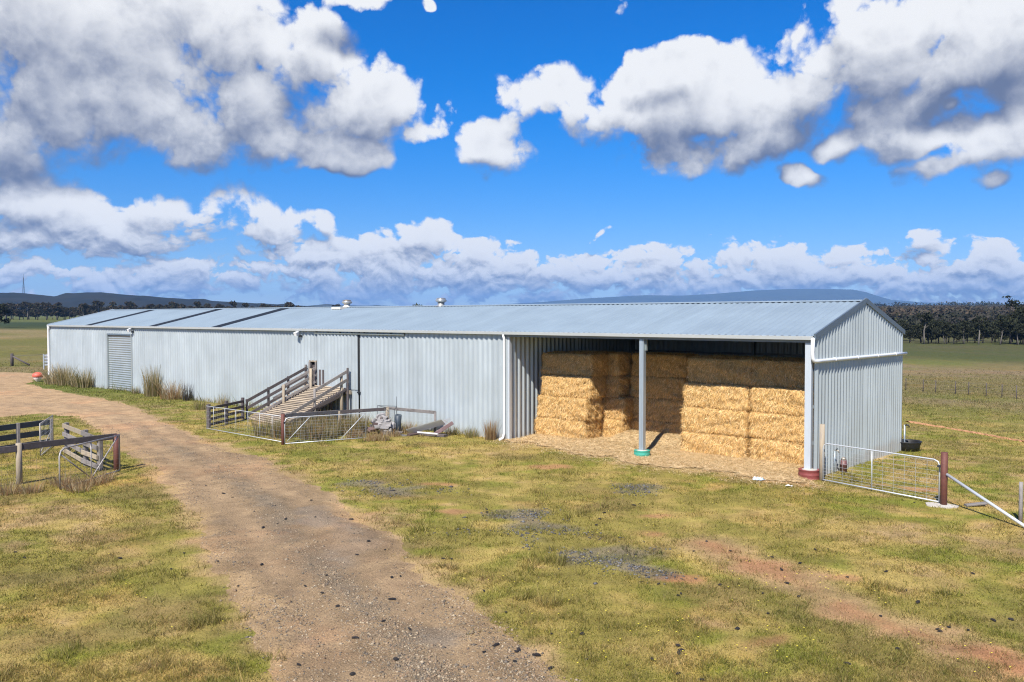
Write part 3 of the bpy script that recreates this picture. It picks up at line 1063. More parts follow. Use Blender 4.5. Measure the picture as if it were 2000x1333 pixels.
# frame inside the bay
for x in (-BAY + .14, -6.45, -0.18):
    for s_ in (0, 1):
        y0 = 0.05 if s_ == 0 else SHED_W - .1
        MB().bar((x, y0, EAVE - .12), (x, SHED_W / 2, RIDGE - .18), 0.08, 0.2).build('rafter', M['interior_steel'], SHED)
    MB().box((x - .06, SHED_W - .22, -0.6), (x + .06, SHED_W - .07, EAVE - .1)).build('back_post', M['interior_steel'], SHED)
for i in range(6):
    y = 0.5 + i * 0.86
    z = EAVE + (y / (SHED_W / 2)) * (RIDGE - EAVE) - 0.05
    MB().bar((-BAY, y, z), (-0.05, y, z), 0.06, 0.09).build('purlin', M['interior_steel'], SHED)
    MB().bar((-BAY, SHED_W - y, z), (-0.05, SHED_W - y, z), 0.06, 0.09).build('purlin', M['interior_steel'], SHED)
for z in (1.0, 2.2, 3.4):
    MB().bar((-BAY + .05, SHED_W - .06, z), (-0.05, SHED_W - .06, z), 0.06, 0.1).build('girt', M['interior_steel'], SHED)
    MB().bar((-0.06, 0.1, z), (-0.06, SHED_W - .1, z), 0.06, 0.1).build('girt', M['interior_steel'], SHED)

# roller door
V = []; F = []
zr = np.arange(ZB, 3.93, 0.04)
for i, z in enumerate(zr):
    y = 0.06 + 0.018 * math.cos(i * math.pi / 2)
    V += [(-51.45, y, z), (-47.8, y, z)]
F = [(2 * i, 2 * i + 1, 2 * i + 3, 2 * i + 2) for i in range(len(zr) - 1)]
rd = MB().add(V, F).build('roller_door', M['roller'], SHED)
MB().box((-51.62, -0.05, ZB), (-51.45, 0.1, 3.95)).build('guide_rail', M['roller'], rd)
MB().box((-47.8, -0.05, ZB), (-47.64, 0.1, 3.95)).build('guide_rail', M['roller'], rd)
MB().box((-51.45, -0.06, 3.84), (-47.8, 0.0, 3.96)).build('lintel', M['trim'], rd)

# sliding door over the ramp, hung from a track
n = 4; w = (26.42 - 23.06) / n
dr = MB().box((-26.42, -0.045, 1.46), (-23.06, -0.03, 4.26)).build('sliding_door', M['track_steel'], SHED)
pr = rib_profile(w); k = len(pr)
for i in range(n):
    x0 = -26.42 + i * w
    MB().add([(x0 + u, -0.05 - o, 1.44) for u, o in pr] + [(x0 + u, -0.05 - o, 4.26) for u, o in pr], [(j, j + 1, k + j + 1, k + j) for j in range(k - 1)]).build('door_sheet', M['wall'], dr, loc=(x0, 0, 0))
MB().bar((-26.55, -0.11, 4.29), (-19.5, -0.11, 4.29), 0.09, 0.075).build('door_track', M['track_steel'], SHED)
for i in range(8):
    x = -26.4 + i * 0.98
    MB().box((x - .03, -0.15, 4.25), (x + .03, -0.03, 4.38)).build('track_bracket', M['track_steel'], SHED)
MB().box((-23.055, -0.045, 1.3), (-22.945, -0.015, 4.3)).build('door_gap_shade', M['black_poly'], SHED)  # added black strip standing in for the darkness of the open door gap
MB().box((-23.07, -0.09, 1.28), (-22.86, -0.03, 1.36)).build('door_latch', M['dark_metal'], SHED)

# let-out hatch at the head of the narrow race
h_ = MB().box((-27.08, 0.10, 1.5), (-26.52, 0.14, 2.62)).build('hatch', M['wood_dark'], SHED)
MB().box((-27.12, -0.06, 2.74), (-26.48, 0.03, 2.82)).build('hatch_lintel', M['wood_post'], h_)
MB().box((-27.14, -0.08, 1.3), (-27.02, 0.04, 2.74)).build('hatch_jamb', M['wood_grey'], h_)
MB().box((-26.58, -0.08, 1.3), (-26.47, 0.04, 2.74)).build('hatch_jamb', M['wood_grey'], h_)

# flood lights under the eave
for x in (-47.3, -27.75):
    fl = MB().box((x - .03, -0.22, 4.05), (x + .03, -0.03, 4.16)).build('flood_light', M['dark_metal'], SHED)
    b = MB()
    b.add([(x - .28, -0.42, 4.28), (x + .0, -0.42, 4.28), (x + .0, -0.22, 4.36), (x - .28, -0.22, 4.36), (x - .24, -0.36, 4.10), (x - .04, -0.36, 4.10), (x - .04, -0.2, 4.16), (x - .24, -0.2, 4.16)],
          [(0, 1, 2, 3), (7, 6, 5, 4), (0, 4, 5, 1), (1, 5, 6, 2), (2, 6, 7, 3), (3, 7, 4, 0)])
    b.build('lamp_housing', M['pvc'], fl)

# roof ventilators on the ridge
for i, (x, pm, cm) in enumerate(((-30.3, 'vent_cream', 'vent_metal'), (-22.2, 'vent_metal', 'vent_metal'))):
    c = (x, SHED_W / 2, RIDGE + 0.0)
    v_ = MB().lathe(c, [(0.34, 0), (0.26, 0.06), (0.19, 0.1), (0.19, 0.24)], 20).build('roof_ventilator', M[pm], SHED)
    MB().lathe(c, [(0.23, 0.24), (0.29, 0.28), (0.31, 0.34), (0.28, 0.39), (0.22, 0.42)], 20).build('cowl', M['vent_metal'], v_)
    MB().lathe(c, [(0.27, 0.425), (0.25, 0.45), (0.15, 0.48), (0.04, 0.49)], 20).build('cap', M['vent_metal' if i else 'brass'], v_)
    if i == 0:
        MB().box((x - .55, SHED_W / 2 - .75, RIDGE - 0.1), (x + .3, SHED_W / 2 - .26, RIDGE + 0.03)).build('vent_flashing', M['vent_cream'], v_)


# drum footings
def drum(name, x, y, z0, h, r, mat, label):
    root = thing(name, label, 'drum footing', (x, y, z0))
    b = MB()
    prof = [(r, 0), (r, h * .3), (r * 1.035, h * .34), (r, h * .38), (r, h * .66), (r * 1.035, h * .70), (r, h * .74), (r, h - .02), (r * 1.03, h - .01), (r * 1.03, h), (r * .95, h)]
    b.lathe((x, y, z0), prof, 28).build('drum_shell', M[mat], root)
    MB().lathe((x, y, z0), [(r * .94, h - .08), (r * .94, h - 0.005), (0.05, h + .012)], 28).build('concrete_fill', M['concrete'], root)


drum('drum_footing', -6.43, -0.03, -0.3, 0.42, 0.30, 'drum_green', 'sea green cut drum filled with concrete around the middle bay post')
drum('drum_footing', -0.10, -0.05, -0.36, 0.52, 0.345, 'drum_red', 'faded red cut drum filled with concrete around the corner post')


# ================================================================== hay bales
BL, BD, BH = 2.62, 1.24, 0.945


def fibres(P, N, cols, length=(0.06, 0.16), width=0.006, lift=0.5, dirs=None):
    """thin straw triangles on a surface: P points, N normals"""
    n = len(P)
    t = rng.normal(size=(n, 3))
    if dirs is not None: t = t * 0.55 + dirs
    t -= (t * N).sum(1, keepdims=True) * N
    t /= np.linalg.norm(t, axis=1, keepdims=True) + 1e-9
    L = rng.uniform(*length, n)[:, None]
    up = rng.uniform(-0.05, lift, n)[:, None]
    d = t + N * up
    d /= np.linalg.norm(d, axis=1, keepdims=True)
    s = np.cross(N, t)
    a = P - s * width + N * 0.004
    b_ = P + s * width + N * 0.004
    c = P + d * L + N * 0.006
    V = np.stack([a, b_, c], 1).reshape(-1, 3)
    F = np.arange(n * 3).reshape(n, 3)
    T = np.repeat(cols, 3, axis=0)
    return V, F, T


def bale_variant(seed):
    r_ = np.random.default_rng(seed)
    nx_, ny_, nz_ = 26, 12, 10
    V = []; F = []
    idx_ = {}

    def vid(i, j, k_):
        if (i, j, k_) not in idx_:
            idx_[(i, j, k_)] = len(V)
            x = i / nx_ * 2 - 1; y = j / ny_ * 2 - 1; z = k_ / nz_ * 2 - 1
            V.append((x, y, z))
        return idx_[(i, j, k_)]
    for i in range(nx_):
        for j in range(ny_):
            F.append((vid(i, j, 0), vid(i, j + 1, 0), vid(i + 1, j + 1, 0), vid(i + 1, j, 0)))
            F.append((vid(i, j, nz_), vid(i + 1, j, nz_), vid(i + 1, j + 1, nz_), vid(i, j + 1, nz_)))
    for i in range(nx_):
        for k_ in range(nz_):
            F.append((vid(i, 0, k_), vid(i + 1, 0, k_), vid(i + 1, 0, k_ + 1), vid(i, 0, k_ + 1)))
            F.append((vid(i, ny_, k_), vid(i, ny_, k_ + 1), vid(i + 1, ny_, k_ + 1), vid(i + 1, ny_, k_)))
    for j in range(ny_):
        for k_ in range(nz_):
            F.append((vid(0, j, k_), vid(0, j, k_ + 1), vid(0, j + 1, k_ + 1), vid(0, j + 1, k_)))
            F.append((vid(nx_, j, k_), vid(nx_, j + 1, k_), vid(nx_, j + 1, k_ + 1), vid(nx_, j, k_ + 1)))
    U = np.array(V)
    e = 9.0   # superellipsoid rounding
    half = np.array([BL, BD, BH]) / 2
    # soft rounding of the edges in metres
    rad = 0.10
    Pm = U * half
    inner = np.clip(Pm, -(half - rad), half - rad)
    dv = Pm - inner
    ln = np.linalg.norm(dv, axis=1, keepdims=True)
    mx = np.abs(dv).max(1, keepdims=True)
    Pm = inner + np.where(ln > 1e-6, dv / np.maximum(ln, 1e-6) * mx, 0)
    N = np.where(ln > 1e-6, dv / np.maximum(ln, 1e-6), U)
    nz = fbm(Pm[:, 0] * 1 + Pm[:, 2] * 3.1 + seed * 7, Pm[:, 1] * 2 + Pm[:, 2], 0.5, 3, seed) - 0.5
    nz2 = fbm(Pm[:, 0] + seed * 3, Pm[:, 2] + Pm[:, 1], 0.16, 3, seed + 5) - 0.5
    # flakes: the bale is pressed in slices along its length, twine pulls shallow waists
    fl = np.abs(np.sin((Pm[:, 0] + 0.1 * nz) * math.pi / 0.21)) * 0.012
    N2 = N / (np.linalg.norm(N, axis=1, keepdims=True) + 1e-9)
    side = 1 - np.abs(N2[:, 2:3]) * 0.6
    Pm = Pm + N2 * (nz * 0.16 + nz2 * 0.08 + fl)[:, None] * side
    c0 = np.array([0.58, 0.385, 0.160])
    tint = c0 * (0.85 + 0.5 * nz2 + 0.35 * nz)[:, None]
    core = mesh_np('hay_bale', Pm, np.array(F), M['hay_core'], tint=tint, smooth=True, link=False)
    core_me = core.data
    bpy.data.objects.remove(core)
    # straw ends over the faces
    Fa = np.array(F)
    q0, q1, q2, q3 = Pm[Fa[:, 0]], Pm[Fa[:, 1]], Pm[Fa[:, 2]], Pm[Fa[:, 3]]
    nn = np.cross(q1 - q0, q3 - q0)
    ar = np.linalg.norm(nn, axis=1)
    nn = nn / ar[:, None]
    wgt = ar * np.where(nn[:, 2] < -0.7, 0.05, 1.0)
    cnt = 6500
    pick = r_.choice(len(Fa), cnt, p=wgt / wgt.sum())
    a_, b_ = r_.random((cnt, 1)), r_.random((cnt, 1))
    P = (q0[pick] * (1 - a_) + q1[pick] * a_) * (1 - b_) + (q3[pick] * (1 - a_) + q2[pick] * a_) * b_
    base = np.array([[0.88, 0.60, 0.265], [0.78, 0.51, 0.195], [0.93, 0.71, 0.38], [0.52, 0.32, 0.11]])
    cols = base[r_.integers(0, 4, cnt)] * r_.uniform(0.75, 1.15, (cnt, 1))
    down = np.tile(np.array([0, 0, -0.9]), (cnt, 1))
    sV, sF, sT = fibres(P, nn[pick], cols, (0.06, 0.24), 0.009, 0.6, down)
    st = mesh_np('straw_ends', sV, sF, M['straw'], tint=sT, link=False)
    st_me = st.data
    bpy.data.objects.remove(st)
    return core_me, st_me


BALES = [bale_variant(s) for s in (3, 8, 14, 21)]
bi = 0


def bale(x0, yf, z0, label, group, rot=0.0, flip=False):
    """x0: left end, yf: front face, z0: underside"""
    global bi
    cm, sm = BALES[bi % 4]
    o = inst('hay_bale', cm, None, (x0 + BL / 2 + random.uniform(-.03, .03), yf + BD / 2 + random.uniform(-.03, .03), z0 + BH / 2), (0, 0, rot + random.uniform(-.012, .012) + (math.pi if (bi // 4) % 2 else 0)))
    tag(o, label, 'hay bale', group)
    s_ = bpy.data.objects.new('straw_ends', sm)
    COL.objects.link(s_)
    s_.parent = o
    s_['kind'] = 'stuff'
    bi += 1
    return o


ROW = ('bottom', 'second', 'third', 'top')
Z0 = -0.16
for k_ in range(4):
    z = Z0 + k_ * 0.935
    back = 0.10 if k_ == 3 else 0.0
    lft = (0.22, 0.12, 0.0, 0.0)[k_]
    bale(-12.42 - lft, 1.40 + back - (0.06 if k_ < 2 else 0), z, f'straw bale in the {ROW[k_]} row of the stack beside the ribbed partition wall', 'bales stacked against the partition wall')
    bale(-5.42 - (0.10, 0.12, 0.06, 0.0)[k_], 1.42 + back - (0.08 if k_ < 2 else 0.02), z, f'straw bale in the {ROW[k_]} row of the front stack just past the middle post', 'front bales beside the middle post')
    bale(-2.76 - (0.02, 0.06, 0.0, 0.02)[k_], 1.40 + back - (0.05 if k_ < 2 else 0), z, f'straw bale in the {ROW[k_]} row of the front stack touching the gable end', 'front bales at the gable end')
for k_ in range(4):
    z = Z0 + k_ * 0.93
    bale(-11.9 + (0.28 if k_ == 1 else 0.16 if k_ == 0 else 0.02), 2.70, z, f'straw bale in the {ROW[k_]} row behind the stack beside the partition wall', 'bales behind the partition stack')
    bale(-9.12 + 0.03 * k_ % 0.05, 3.45, z, f'shaded straw bale in the {ROW[k_]} row of the recessed stack seen behind the middle post', 'recessed bales behind the middle post')
for k_ in range(4):
    z = Z0 + k_ * 0.93
    bale(-5.42, 2.72, z, 'straw bale hidden behind the front stack at the gable end', 'rear bales of the gable stack')
    bale(-2.76, 2.72, z, 'straw bale hidden behind the front stack at the gable end', 'rear bales of the gable stack')


# loose straw over the bay floor, heaped against the recessed stack
def build_straw():
    gx = np.arange(-13.1, 0.2, 0.11); gy = np.arange(-2.3, 9.8, 0.11)
    X, Y = np.meshgrid(gx, gy)
    S = poly_sdf(X, Y, STRAWP) + (fbm(X, Y, 0.9, 4, 61) - 0.5) * 1.3
    heap = 0.34 * sstep(1.2, 3.2, Y) * sstep(-9.6, -9.0, X) * sstep(-5.2, -5.8, X)
    toe = 0.13 * sstep(0.3, 1.3, Y)
    Z = terrain(X, Y) + 0.03 + sstep(0.0, 0.6, S) * (0.03 + (fbm(X, Y, 0.5, 3, 63)) * 0.06 + heap + toe)
    keep = (S > 0)
    keep = keep[:-1, :-1] & keep[1:, :-1] & keep[:-1, 1:] & keep[1:, 1:]
    ii = np.arange(X.size).reshape(X.shape)
    Q = np.stack([ii[:-1, :-1], ii[:-1, 1:], ii[1:, 1:], ii[1:, :-1]], -1)[keep]
    used = np.unique(Q); remap = np.full(X.size, -1); remap[used] = np.arange(len(used))
    n = fbm(X, Y, 0.25, 3, 65).ravel()[used]
    V = np.stack([X.ravel(), Y.ravel(), Z.ravel()], -1)[used]
    o = mesh_np('loose_straw', V, remap[Q], M['hay_core'], tint=STRAWC * (0.75 + 0.5 * n)[:, None], smooth=True)
    o['kind'] = 'stuff'
    m = 90000
    x = rng.uniform(-13.6, 1.0, m); y = -3.4 + 7.2 * rng.random(m) ** 1.2
    s = poly_sdf(x, y, STRAWP) + (fbm(x, y, 0.9, 4, 61) - 0.5) * 1.3
    ok = (s > -1.3 * rng.random(m) ** 4) & ~((x > -0.2) & (y > 0))
    x, y, s = x[ok], y[ok], s[ok]
    hp = 0.34 * sstep(1.2, 3.2, y) * sstep(-9.6, -9.0, x) * sstep(-5.2, -5.8, x) + 0.13 * sstep(0.3, 1.3, y)
    z = terrain(x, y) + 0.03 + sstep(0, 0.6, s) * (0.03 + fbm(x, y, 0.5, 3, 63) * 0.06 + hp)
    z = np.where(s < 0.02, terrain(x, y) + 0.01, z)
    P = np.stack([x, y, z], -1)
    N = np.tile(np.array([0, 0, 1.0]), (len(x), 1))
    base = np.array([[0.74, 0.57, 0.33], [0.62, 0.46, 0.24], [0.84, 0.68, 0.43], [0.42, 0.29, 0.13]])
    cols = base[rng.integers(0, 4, len(x))] * rng.uniform(0.8, 1.15, (len(x), 1))
    sV, sF, sT = fibres(P, N, cols, (0.06, 0.24), 0.009, 0.35)
    o2 = mesh_np('straw_stalks', sV, sF, M['straw'], parent=o, tint=sT)
    o2['kind'] = 'stuff'


build_straw()
# ================================================================== fences, gates, ramps
def gpt(x, y):
    """ground pixel -> point on the terrain surface"""
    p = G(x, y)
    for _ in range(4):
        p = G(x, y, tz(p.x, p.y))
    return p


def pole(p, ztop, r, mat, name, parent, n=10, taper=0.95, tilt=(0, 0)):
    return MB().tube([(p.x, p.y, p.z - 0.25), (p.x + tilt[0] * .5, p.y + tilt[1] * .5, (p.z + ztop) / 2), (p.x + tilt[0], p.y + tilt[1], ztop)], r, n, r * taper).build(name, M[mat], parent)


def lerpv(a, b, t):
    return Vector(a) + (Vector(b) - Vector(a)) * t


def netting(a0, a1, b0, b1, nu, nv, r, mat, name, parent):
    """wire netting on the quad a0 (bottom left) a1 (bottom right) b1 b0"""
    b = MB()
    for i in range(nu + 1):
        t = i / nu
        b.tube([lerpv(a0, a1, t), lerpv(b0, b1, t)], r, 3, cap=False)
    for j in range(nv + 1):
        t = (j / nv) ** 1.25
        b.tube([lerpv(a0, b0, t), lerpv(a1, b1, t)], r, 3, cap=False)
    return b.build(name, M[mat], parent)


def tube_gate(name, label, L0, L1, z0l, z0r, h, group=None, uprights=(), diags=(), mesh=(24, 9), r=0.022, mat='white_tube', wire='wire', wr=0.0035, round_l=True, round_r=True, cat='gate', rbend=0.16):
    """tubular farm gate from L0 to L1 (plan), bottom heights z0l,z0r, frame height h"""
    a = Vector((L0.x, L0.y, z0l)); c = Vector((L1.x, L1.y, z0r))
    root = thing(name, label, cat, (a.x, a.y, a.z), group)
    d = (c - a); Lg = d.length; dn = d.normalized()
    up = Vector((0, 0, 1))
    P_ = lambda u, v: a + dn * u + up * v
    pts = [P_(0, 0)]
    if round_l: pts += [P_(0, h - rbend), P_(rbend * .3, h - rbend * .3), P_(rbend, h)]
    else: pts += [P_(0, h)]
    if round_r: pts += [P_(Lg - rbend, h), P_(Lg - rbend * .3, h - rbend * .3), P_(Lg, h - rbend)]
    else: pts += [P_(Lg, h)]
    pts += [P_(Lg, 0), P_(0, 0)]
    # split the loop at corners so tubes keep their section
    b = MB()
    b.tube(pts[:-1], r, 8)
    b.tube([P_(0, 0), P_(Lg, 0)], r, 8)
    b.build('frame', M[mat], root)
    for u in uprights:
        MB().tube([P_(u * Lg, 0), P_(u * Lg, h)], r * .75, 6).build('upright', M[mat], root)
    for (u0, v0, u1, v1) in diags:
        MB().tube([P_(u0 * Lg, v0 * h), P_(u1 * Lg, v1 * h)], r * .8, 6).build('brace', M[mat], root)
    if mesh:
        netting(P_(0.02, 0.02), P_(Lg - .02, 0.02), P_(0.02, h - .05), P_(Lg - .02, h - .05), mesh[0], mesh[1], wr, wire, 'wire_mesh', root)
    return root


# ---------- right hand side: gate, rusty post, stay
pR = gpt(1843, 989)
pL = gpt(1607, 941)
tube_gate('farm_gate', 'pale tubular steel gate with wire mesh hung beside the red drum footing', pL, gpt(1834, 986), tz(pL.x, pL.y) + .06, tz(pR.x, pR.y) + .08, 1.18, uprights=(0.45,), mesh=(11, 10), r=0.021, wr=0.0042)
root = thing('strainer_post', 'rust red steel post set in a pale concrete pad at the gate', 'post', pR)
pole(pR, ZT(pR, 884), 0.09, 'rust_red', 'post', root, 14, 1.0)
b = MB()
ring = []
for i in range(18):
    a = 2 * math.pi * i / 18
    rr = 0.34 * (1 + 0.22 * math.sin(2 * a + 1) + 0.1 * math.sin(5 * a))
    ring.append((pR.x - .06 + rr * math.cos(a), pR.y - .02 + rr * math.sin(a)))
V = [(x, y, pR.z - .1) for x, y in ring] + [(x, y, pR.z + .035) for x, y in ring] + [(pR.x, pR.y, pR.z + .055)]
F = [(i, (i + 1) % 18, 18 + (i + 1) % 18, 18 + i) for i in range(18)] + [(18 + i, 18 + (i + 1) % 18, 36) for i in range(18)]
b.add(V, F).build('concrete_pad', M['concrete'], root)
MB().box((pR.x - .17, pR.y - .04, ZT(pR, 912) - .03), (pR.x - .08, pR.y + .04, ZT(pR, 912) + .03)).build('hinge', M['dark_metal'], root)
pS = gpt(2025, 1040)
st = MB().tube([(pR.x + .08, pR.y - .05, ZT(pR, 926)), (pS.x, pS.y, pS.z - .05)], 0.042, 12).build('stay_pipe', M['white_tube'], None, loc=pS)
tag(st, 'slanting galvanised pipe stay running from the rust red post to the ground', 'pipe stay')
p = gpt(1993, 1019)
o = pole(p, ZT(p, 942), 0.05, 'wood_grey', 'fence_post', None)
tag(o, 'thin weathered timber post standing against the slanting pipe stay', 'fence post')
# timber gate post against the gable corner
p = Vector((0.33, -0.14, tz(0.33, -.14)))
o = pole(p, ZT(p, 829), 0.085, 'wood_post', 'gate_post', None, 12)
tag(o, 'round brown timber gate post hard against the gable corner', 'gate post')
# offcut on the grass
c = gpt(1905, 990)
o = MB().bar((c.x - .22, c.y - .16, c.z + .03), (c.x + .22, c.y + .22, c.z + .09), 0.16, 0.07, ch=.3).build('timber_offcut', M['wood_grey'], None, loc=c)
tag(o, 'short weathered timber offcut lying on the grass below the pipe stay', 'timber')


def crumple(name, c, size, mat, label, seed):
    r_ = np.random.default_rng(seed)
    n = 7
    V = []; F = []
    for i in range(n):
        for j in range(n):
            u, v = i / (n - 1) - .5, j / (n - 1) - .5
            V.append((c.x + u * size[0] + r_.normal() * .02, c.y + v * size[1] + r_.normal() * .02, c.z + 0.02 + abs(r_.normal()) * size[2] * (1 - 2 * max(abs(u), abs(v)) * .7)))
    for i in range(n - 1):
        for j in range(n - 1):
            k0 = i * n + j
            F.append((k0, k0 + n, k0 + n + 1, k0 + 1))
    o = MB().add(V, F).build(name, M[mat], None, loc=c)
    tag(o, label, 'litter')


crumple('plastic_scrap', gpt(1482, 939), (0.34, 0.22, 0.10), 'litter', 'crumpled pale blue plastic scrap at the edge of the straw', 4)
crumple('plastic_scrap', gpt(1541, 951), (0.16, 0.12, 0.05), 'litter_white', 'small white plastic scrap on the grass near the red drum', 5)

# water fittings along the gable
p = gpt(1659, 924)
p = Vector((0.26, p.y, tz(0.26, p.y)))
root = thing('hand_pump', 'small maroon enamel water unit standing against the gable wall', 'water pump', p)
zt = ZT(p, 893)
MB().lathe((p.x, p.y, p.z - .05), [(0.115, 0), (0.115, 0.3), (0.125, 0.31), (0.125, 0.34), (0.105, 0.36), (0.10, zt - p.z - .05)], 18).build('body', M['pump'], root)
MB().lathe((p.x, p.y, zt - .1), [(0.09, 0), (0.075, .06), (0.03, .1)], 18).build('cap', M['brass'], root)
p2 = Vector((0.14, p.y - .55, tz(0.14, p.y - .55)))
root = thing('garden_tap', 'brass tap on a thin riser pipe fixed to the gable wall', 'tap', p2)
zt = ZT(p2, 880)
MB().tube([(p2.x, p2.y, p2.z - .1), (p2.x, p2.y, zt)], 0.017, 8).build('riser_pipe', M['steel_post'], root)
MB().tube([(p2.x, p2.y, zt), (p2.x + .12, p2.y - .02, zt), (p2.x + .15, p2.y - .02, zt - .06)], 0.022, 8).build('tap_body', M['brass'], root)
MB().bar((p2.x + .07, p2.y - .07, zt + .05), (p2.x + .07, p2.y + .07, zt + .05), 0.03, 0.03).build('tap_handle', M['dark_metal'], root)

# black trough and stand pipe at the back corner
c = gpt(1771, 880)
root = thing('water_trough', 'round black poly trough on the grass at the back gable corner', 'trough', c)
MB().lathe((c.x, c.y, c.z - .05), [(0.46, 0), (0.52, .3), (0.56, 0.42), (0.58, 0.46), (0.54, 0.46), (0.52, .40), (0.44, 0.12)], 28).build('tub', M['black_poly'], root)
MB().lathe((c.x, c.y, c.z), [(0.35, .2), (0.49, 0.3), (0.48, .305), (0.1, .31)], 28).build('water', pbr('trough_water', (0.01, 0.014, 0.016), 0.08, 0, 5, .1), root)
p = Vector((0.12, SHED_W + .18, tz(0.12, SHED_W + .18)))
root = thing('stand_pipe', 'short galvanised stand pipe with a tap behind the gable corner', 'stand pipe', p)
MB().tube([(p.x, p.y, p.z - .1), (p.x, p.y, p.z + 1.1)], 0.035, 8).build('pipe', M['steel_post'], root)
MB().tube([(p.x, p.y, p.z + 1.08), (p.x + .16, p.y, p.z + 1.1), (p.x + .18, p.y, p.z + 1.0)], 0.03, 8).build('tap', M['dark_metal'], root)

# ---------- left stock yard beside the track
YG = 'timber yard fence along the track'
rp = gpt(228, 918)
lp = gpt(38, 946)
root = thing('rail_fence', 'heavy timber rail fence with wire netting left of the rust brown post', 'fence', lp)
ztr, ztl = ZT(rp, 849), ZT(lp, 866)
pole(lp, ztl, 0.095, 'wood_post', 'post', root, 12)
far_ = lp + (lp - rp) * 0.55
far_.z = tz(far_.x, far_.y)
pole(far_, ztl + .02, 0.095, 'wood_post', 'post', root, 12)
pole(rp, ztr, 0.10, 'rust_red', 'post', root, 14, 1.0)
MB().bar((lp.x + .03, lp.y - .02, ztl - .12), (rp.x, rp.y, ztr - .06), 0.06, 0.2).build('rail', M['wood_dark'], root)
MB().bar((far_.x + .03, far_.y, ztl - .14), (lp.x + .03, lp.y - .03, ztl - .16), 0.06, 0.2).build('rail', M['wood_dark'], root)
netting((lp.x, lp.y, lp.z), (rp.x, rp.y, rp.z), (lp.x, lp.y, ztl - .25), (rp.x, rp.y, ztr - .2), 18, 7, 0.0028, 'old_wire', 'wire_netting', root)
netting((far_.x, far_.y, far_.z), (lp.x, lp.y, lp.z), (far_.x, far_.y, ztl - .25), (lp.x, lp.y, ztl - .25), 10, 7, 0.0028, 'old_wire', 'wire_netting', root)

gl, gr = gpt(117, 957), gpt(234, 921)
hgt = ZT(gr, 850) - gr.z - .04
tube_gate('swung_gate', 'old bent tubular gate standing open from the rust brown post', gl, gr, gl.z + .03, gr.z + .04, hgt, uprights=(0.5,), diags=((0.02, .86, .5, 0.02), (.5, .02, .98, .98)), mesh=(12, 7), r=0.026, mat='tube_grey', wire='old_wire', wr=0.0026, round_r=False, rbend=.22)

# weathered board fence running from the red-brown post away along the track
fp = [gpt(131, 886), gpt(168, 910), gpt(196, 919)]
ft = [ZT(fp[0], 826), ZT(fp[1], 840), ZT(fp[2], 853)]
root = thing('board_fence', 'short weathered grey four rail board fence beside the gravel track', 'fence', fp[0])
for p, z in zip(fp, ft):
    MB().bar((p.x, p.y, p.z - .2), (p.x, p.y, z), 0.17, 0.15, ch=.15).build('post', M['wood_grey'], root)
for j, f_ in enumerate((0.93, 0.66, 0.4, 0.14)):
    for i in range(2):
        a, c = fp[i], fp[i + 1]
        dv = (c - a).normalized() * .06
        MB().bar((a.x - dv.x, a.y - .12, a.z + (ft[i] - a.z) * f_ + random.uniform(-.02, .02)), (c.x + dv.x, c.y - .12, c.z + (ft[i + 1] - c.z) * f_ + random.uniform(-.02, .02)), 0.045, 0.16).build('rail', M['wood_grey' if (i + j) % 3 else 'wood_post'], root)

# blue-grey steel rail panel and its narrow mesh gate
pe = gpt(97, 872)
zt = ZT(pe, 819)
pw = G(-40, 836, zt); pw.z = tz(pw.x, pw.y)
root = thing('steel_rail_fence', 'blue grey wide rail yard fence ending at a mesh gate', 'fence', pe)
for j, v in enumerate((zt - .12, zt - .52, zt - .92)):
    MB().bar((pw.x, pw.y, v), (pe.x, pe.y, v), 0.05, 0.22).build('rail', M['yard_steel'], root)
for t_ in (0.0, 0.5, 1.0):
    q_ = lerpv(pw, pe, t_)
    MB().bar((q_.x, q_.y + .08, q_.z - .2), (q_.x, q_.y + .08, zt), 0.12, 0.12).build('post', M['wood_grey'], root)
g0, g1 = gpt(79, 893), gpt(104, 872)
tube_gate('yard_gate', 'narrow pale tube gate with mesh folded against the blue grey rails', g0, g1, g0.z + .05, g1.z + .05, ZT(g1, 812) - g1.z - .05, uprights=(), diags=((0.0, .1, 1, .6),), mesh=(10, 9), r=0.022, mat='tube_grey', wr=0.003, round_l=False, round_r=False)

# ---------- ramps up to the shearing floor
TOPZ = 1.50
BLp, BRp = gpt(494, 822), gpt(553, 834)
TLp, TRp = Vector((-26.28, -0.12, TOPZ)), Vector((-23.75, -0.12, TOPZ))
ramp = thing('loading_ramp', 'broad timber loading ramp with pale battens rising to the sliding door', 'ramp', lerpv(BLp, BRp, .5))


def rampside(t, side):
    return lerpv(BLp, TLp, t) if side == 0 else lerpv(BRp, TRp, t)


for i in range(9):
    u0, u1 = i / 9 + .003, (i + 1) / 9 - .003
    a0, a1 = lerpv(BLp, BRp, u0), lerpv(BLp, BRp, u1)
    c0, c1 = lerpv(TLp, TRp, u0), lerpv(TLp, TRp, u1)
    top = [a0, a1, c1, c0]
    V = [tuple(v) for v in top] + [(v.x, v.y, v.z - .05) for v in top]
    MB().add(V, [(0, 1, 2, 3), (7, 6, 5, 4), (0, 4, 5, 1), (1, 5, 6, 2), (2, 6, 7, 3), (3, 7, 4, 0)]).build('deck_plank', M['plank'], ramp)
NB = 24
for i in range(NB):
    t = (i + .35) / NB
    a, c = rampside(t, 0), rampside(t, 1)
    ov = (c - a).normalized() * .05
    MB().bar(a - ov + Vector((0, 0, .03)), c + ov + Vector((0, 0, .03)), 0.085, 0.05).build('batten', M['batten'], ramp)
for s_ in (0, 1):
    MB().bar(rampside(0.02, s_) + Vector((0, 0, -.13)), rampside(1, s_) + Vector((0, 0, -.13)), 0.07, 0.16).build('bearer', M['wood_dark'], ramp)
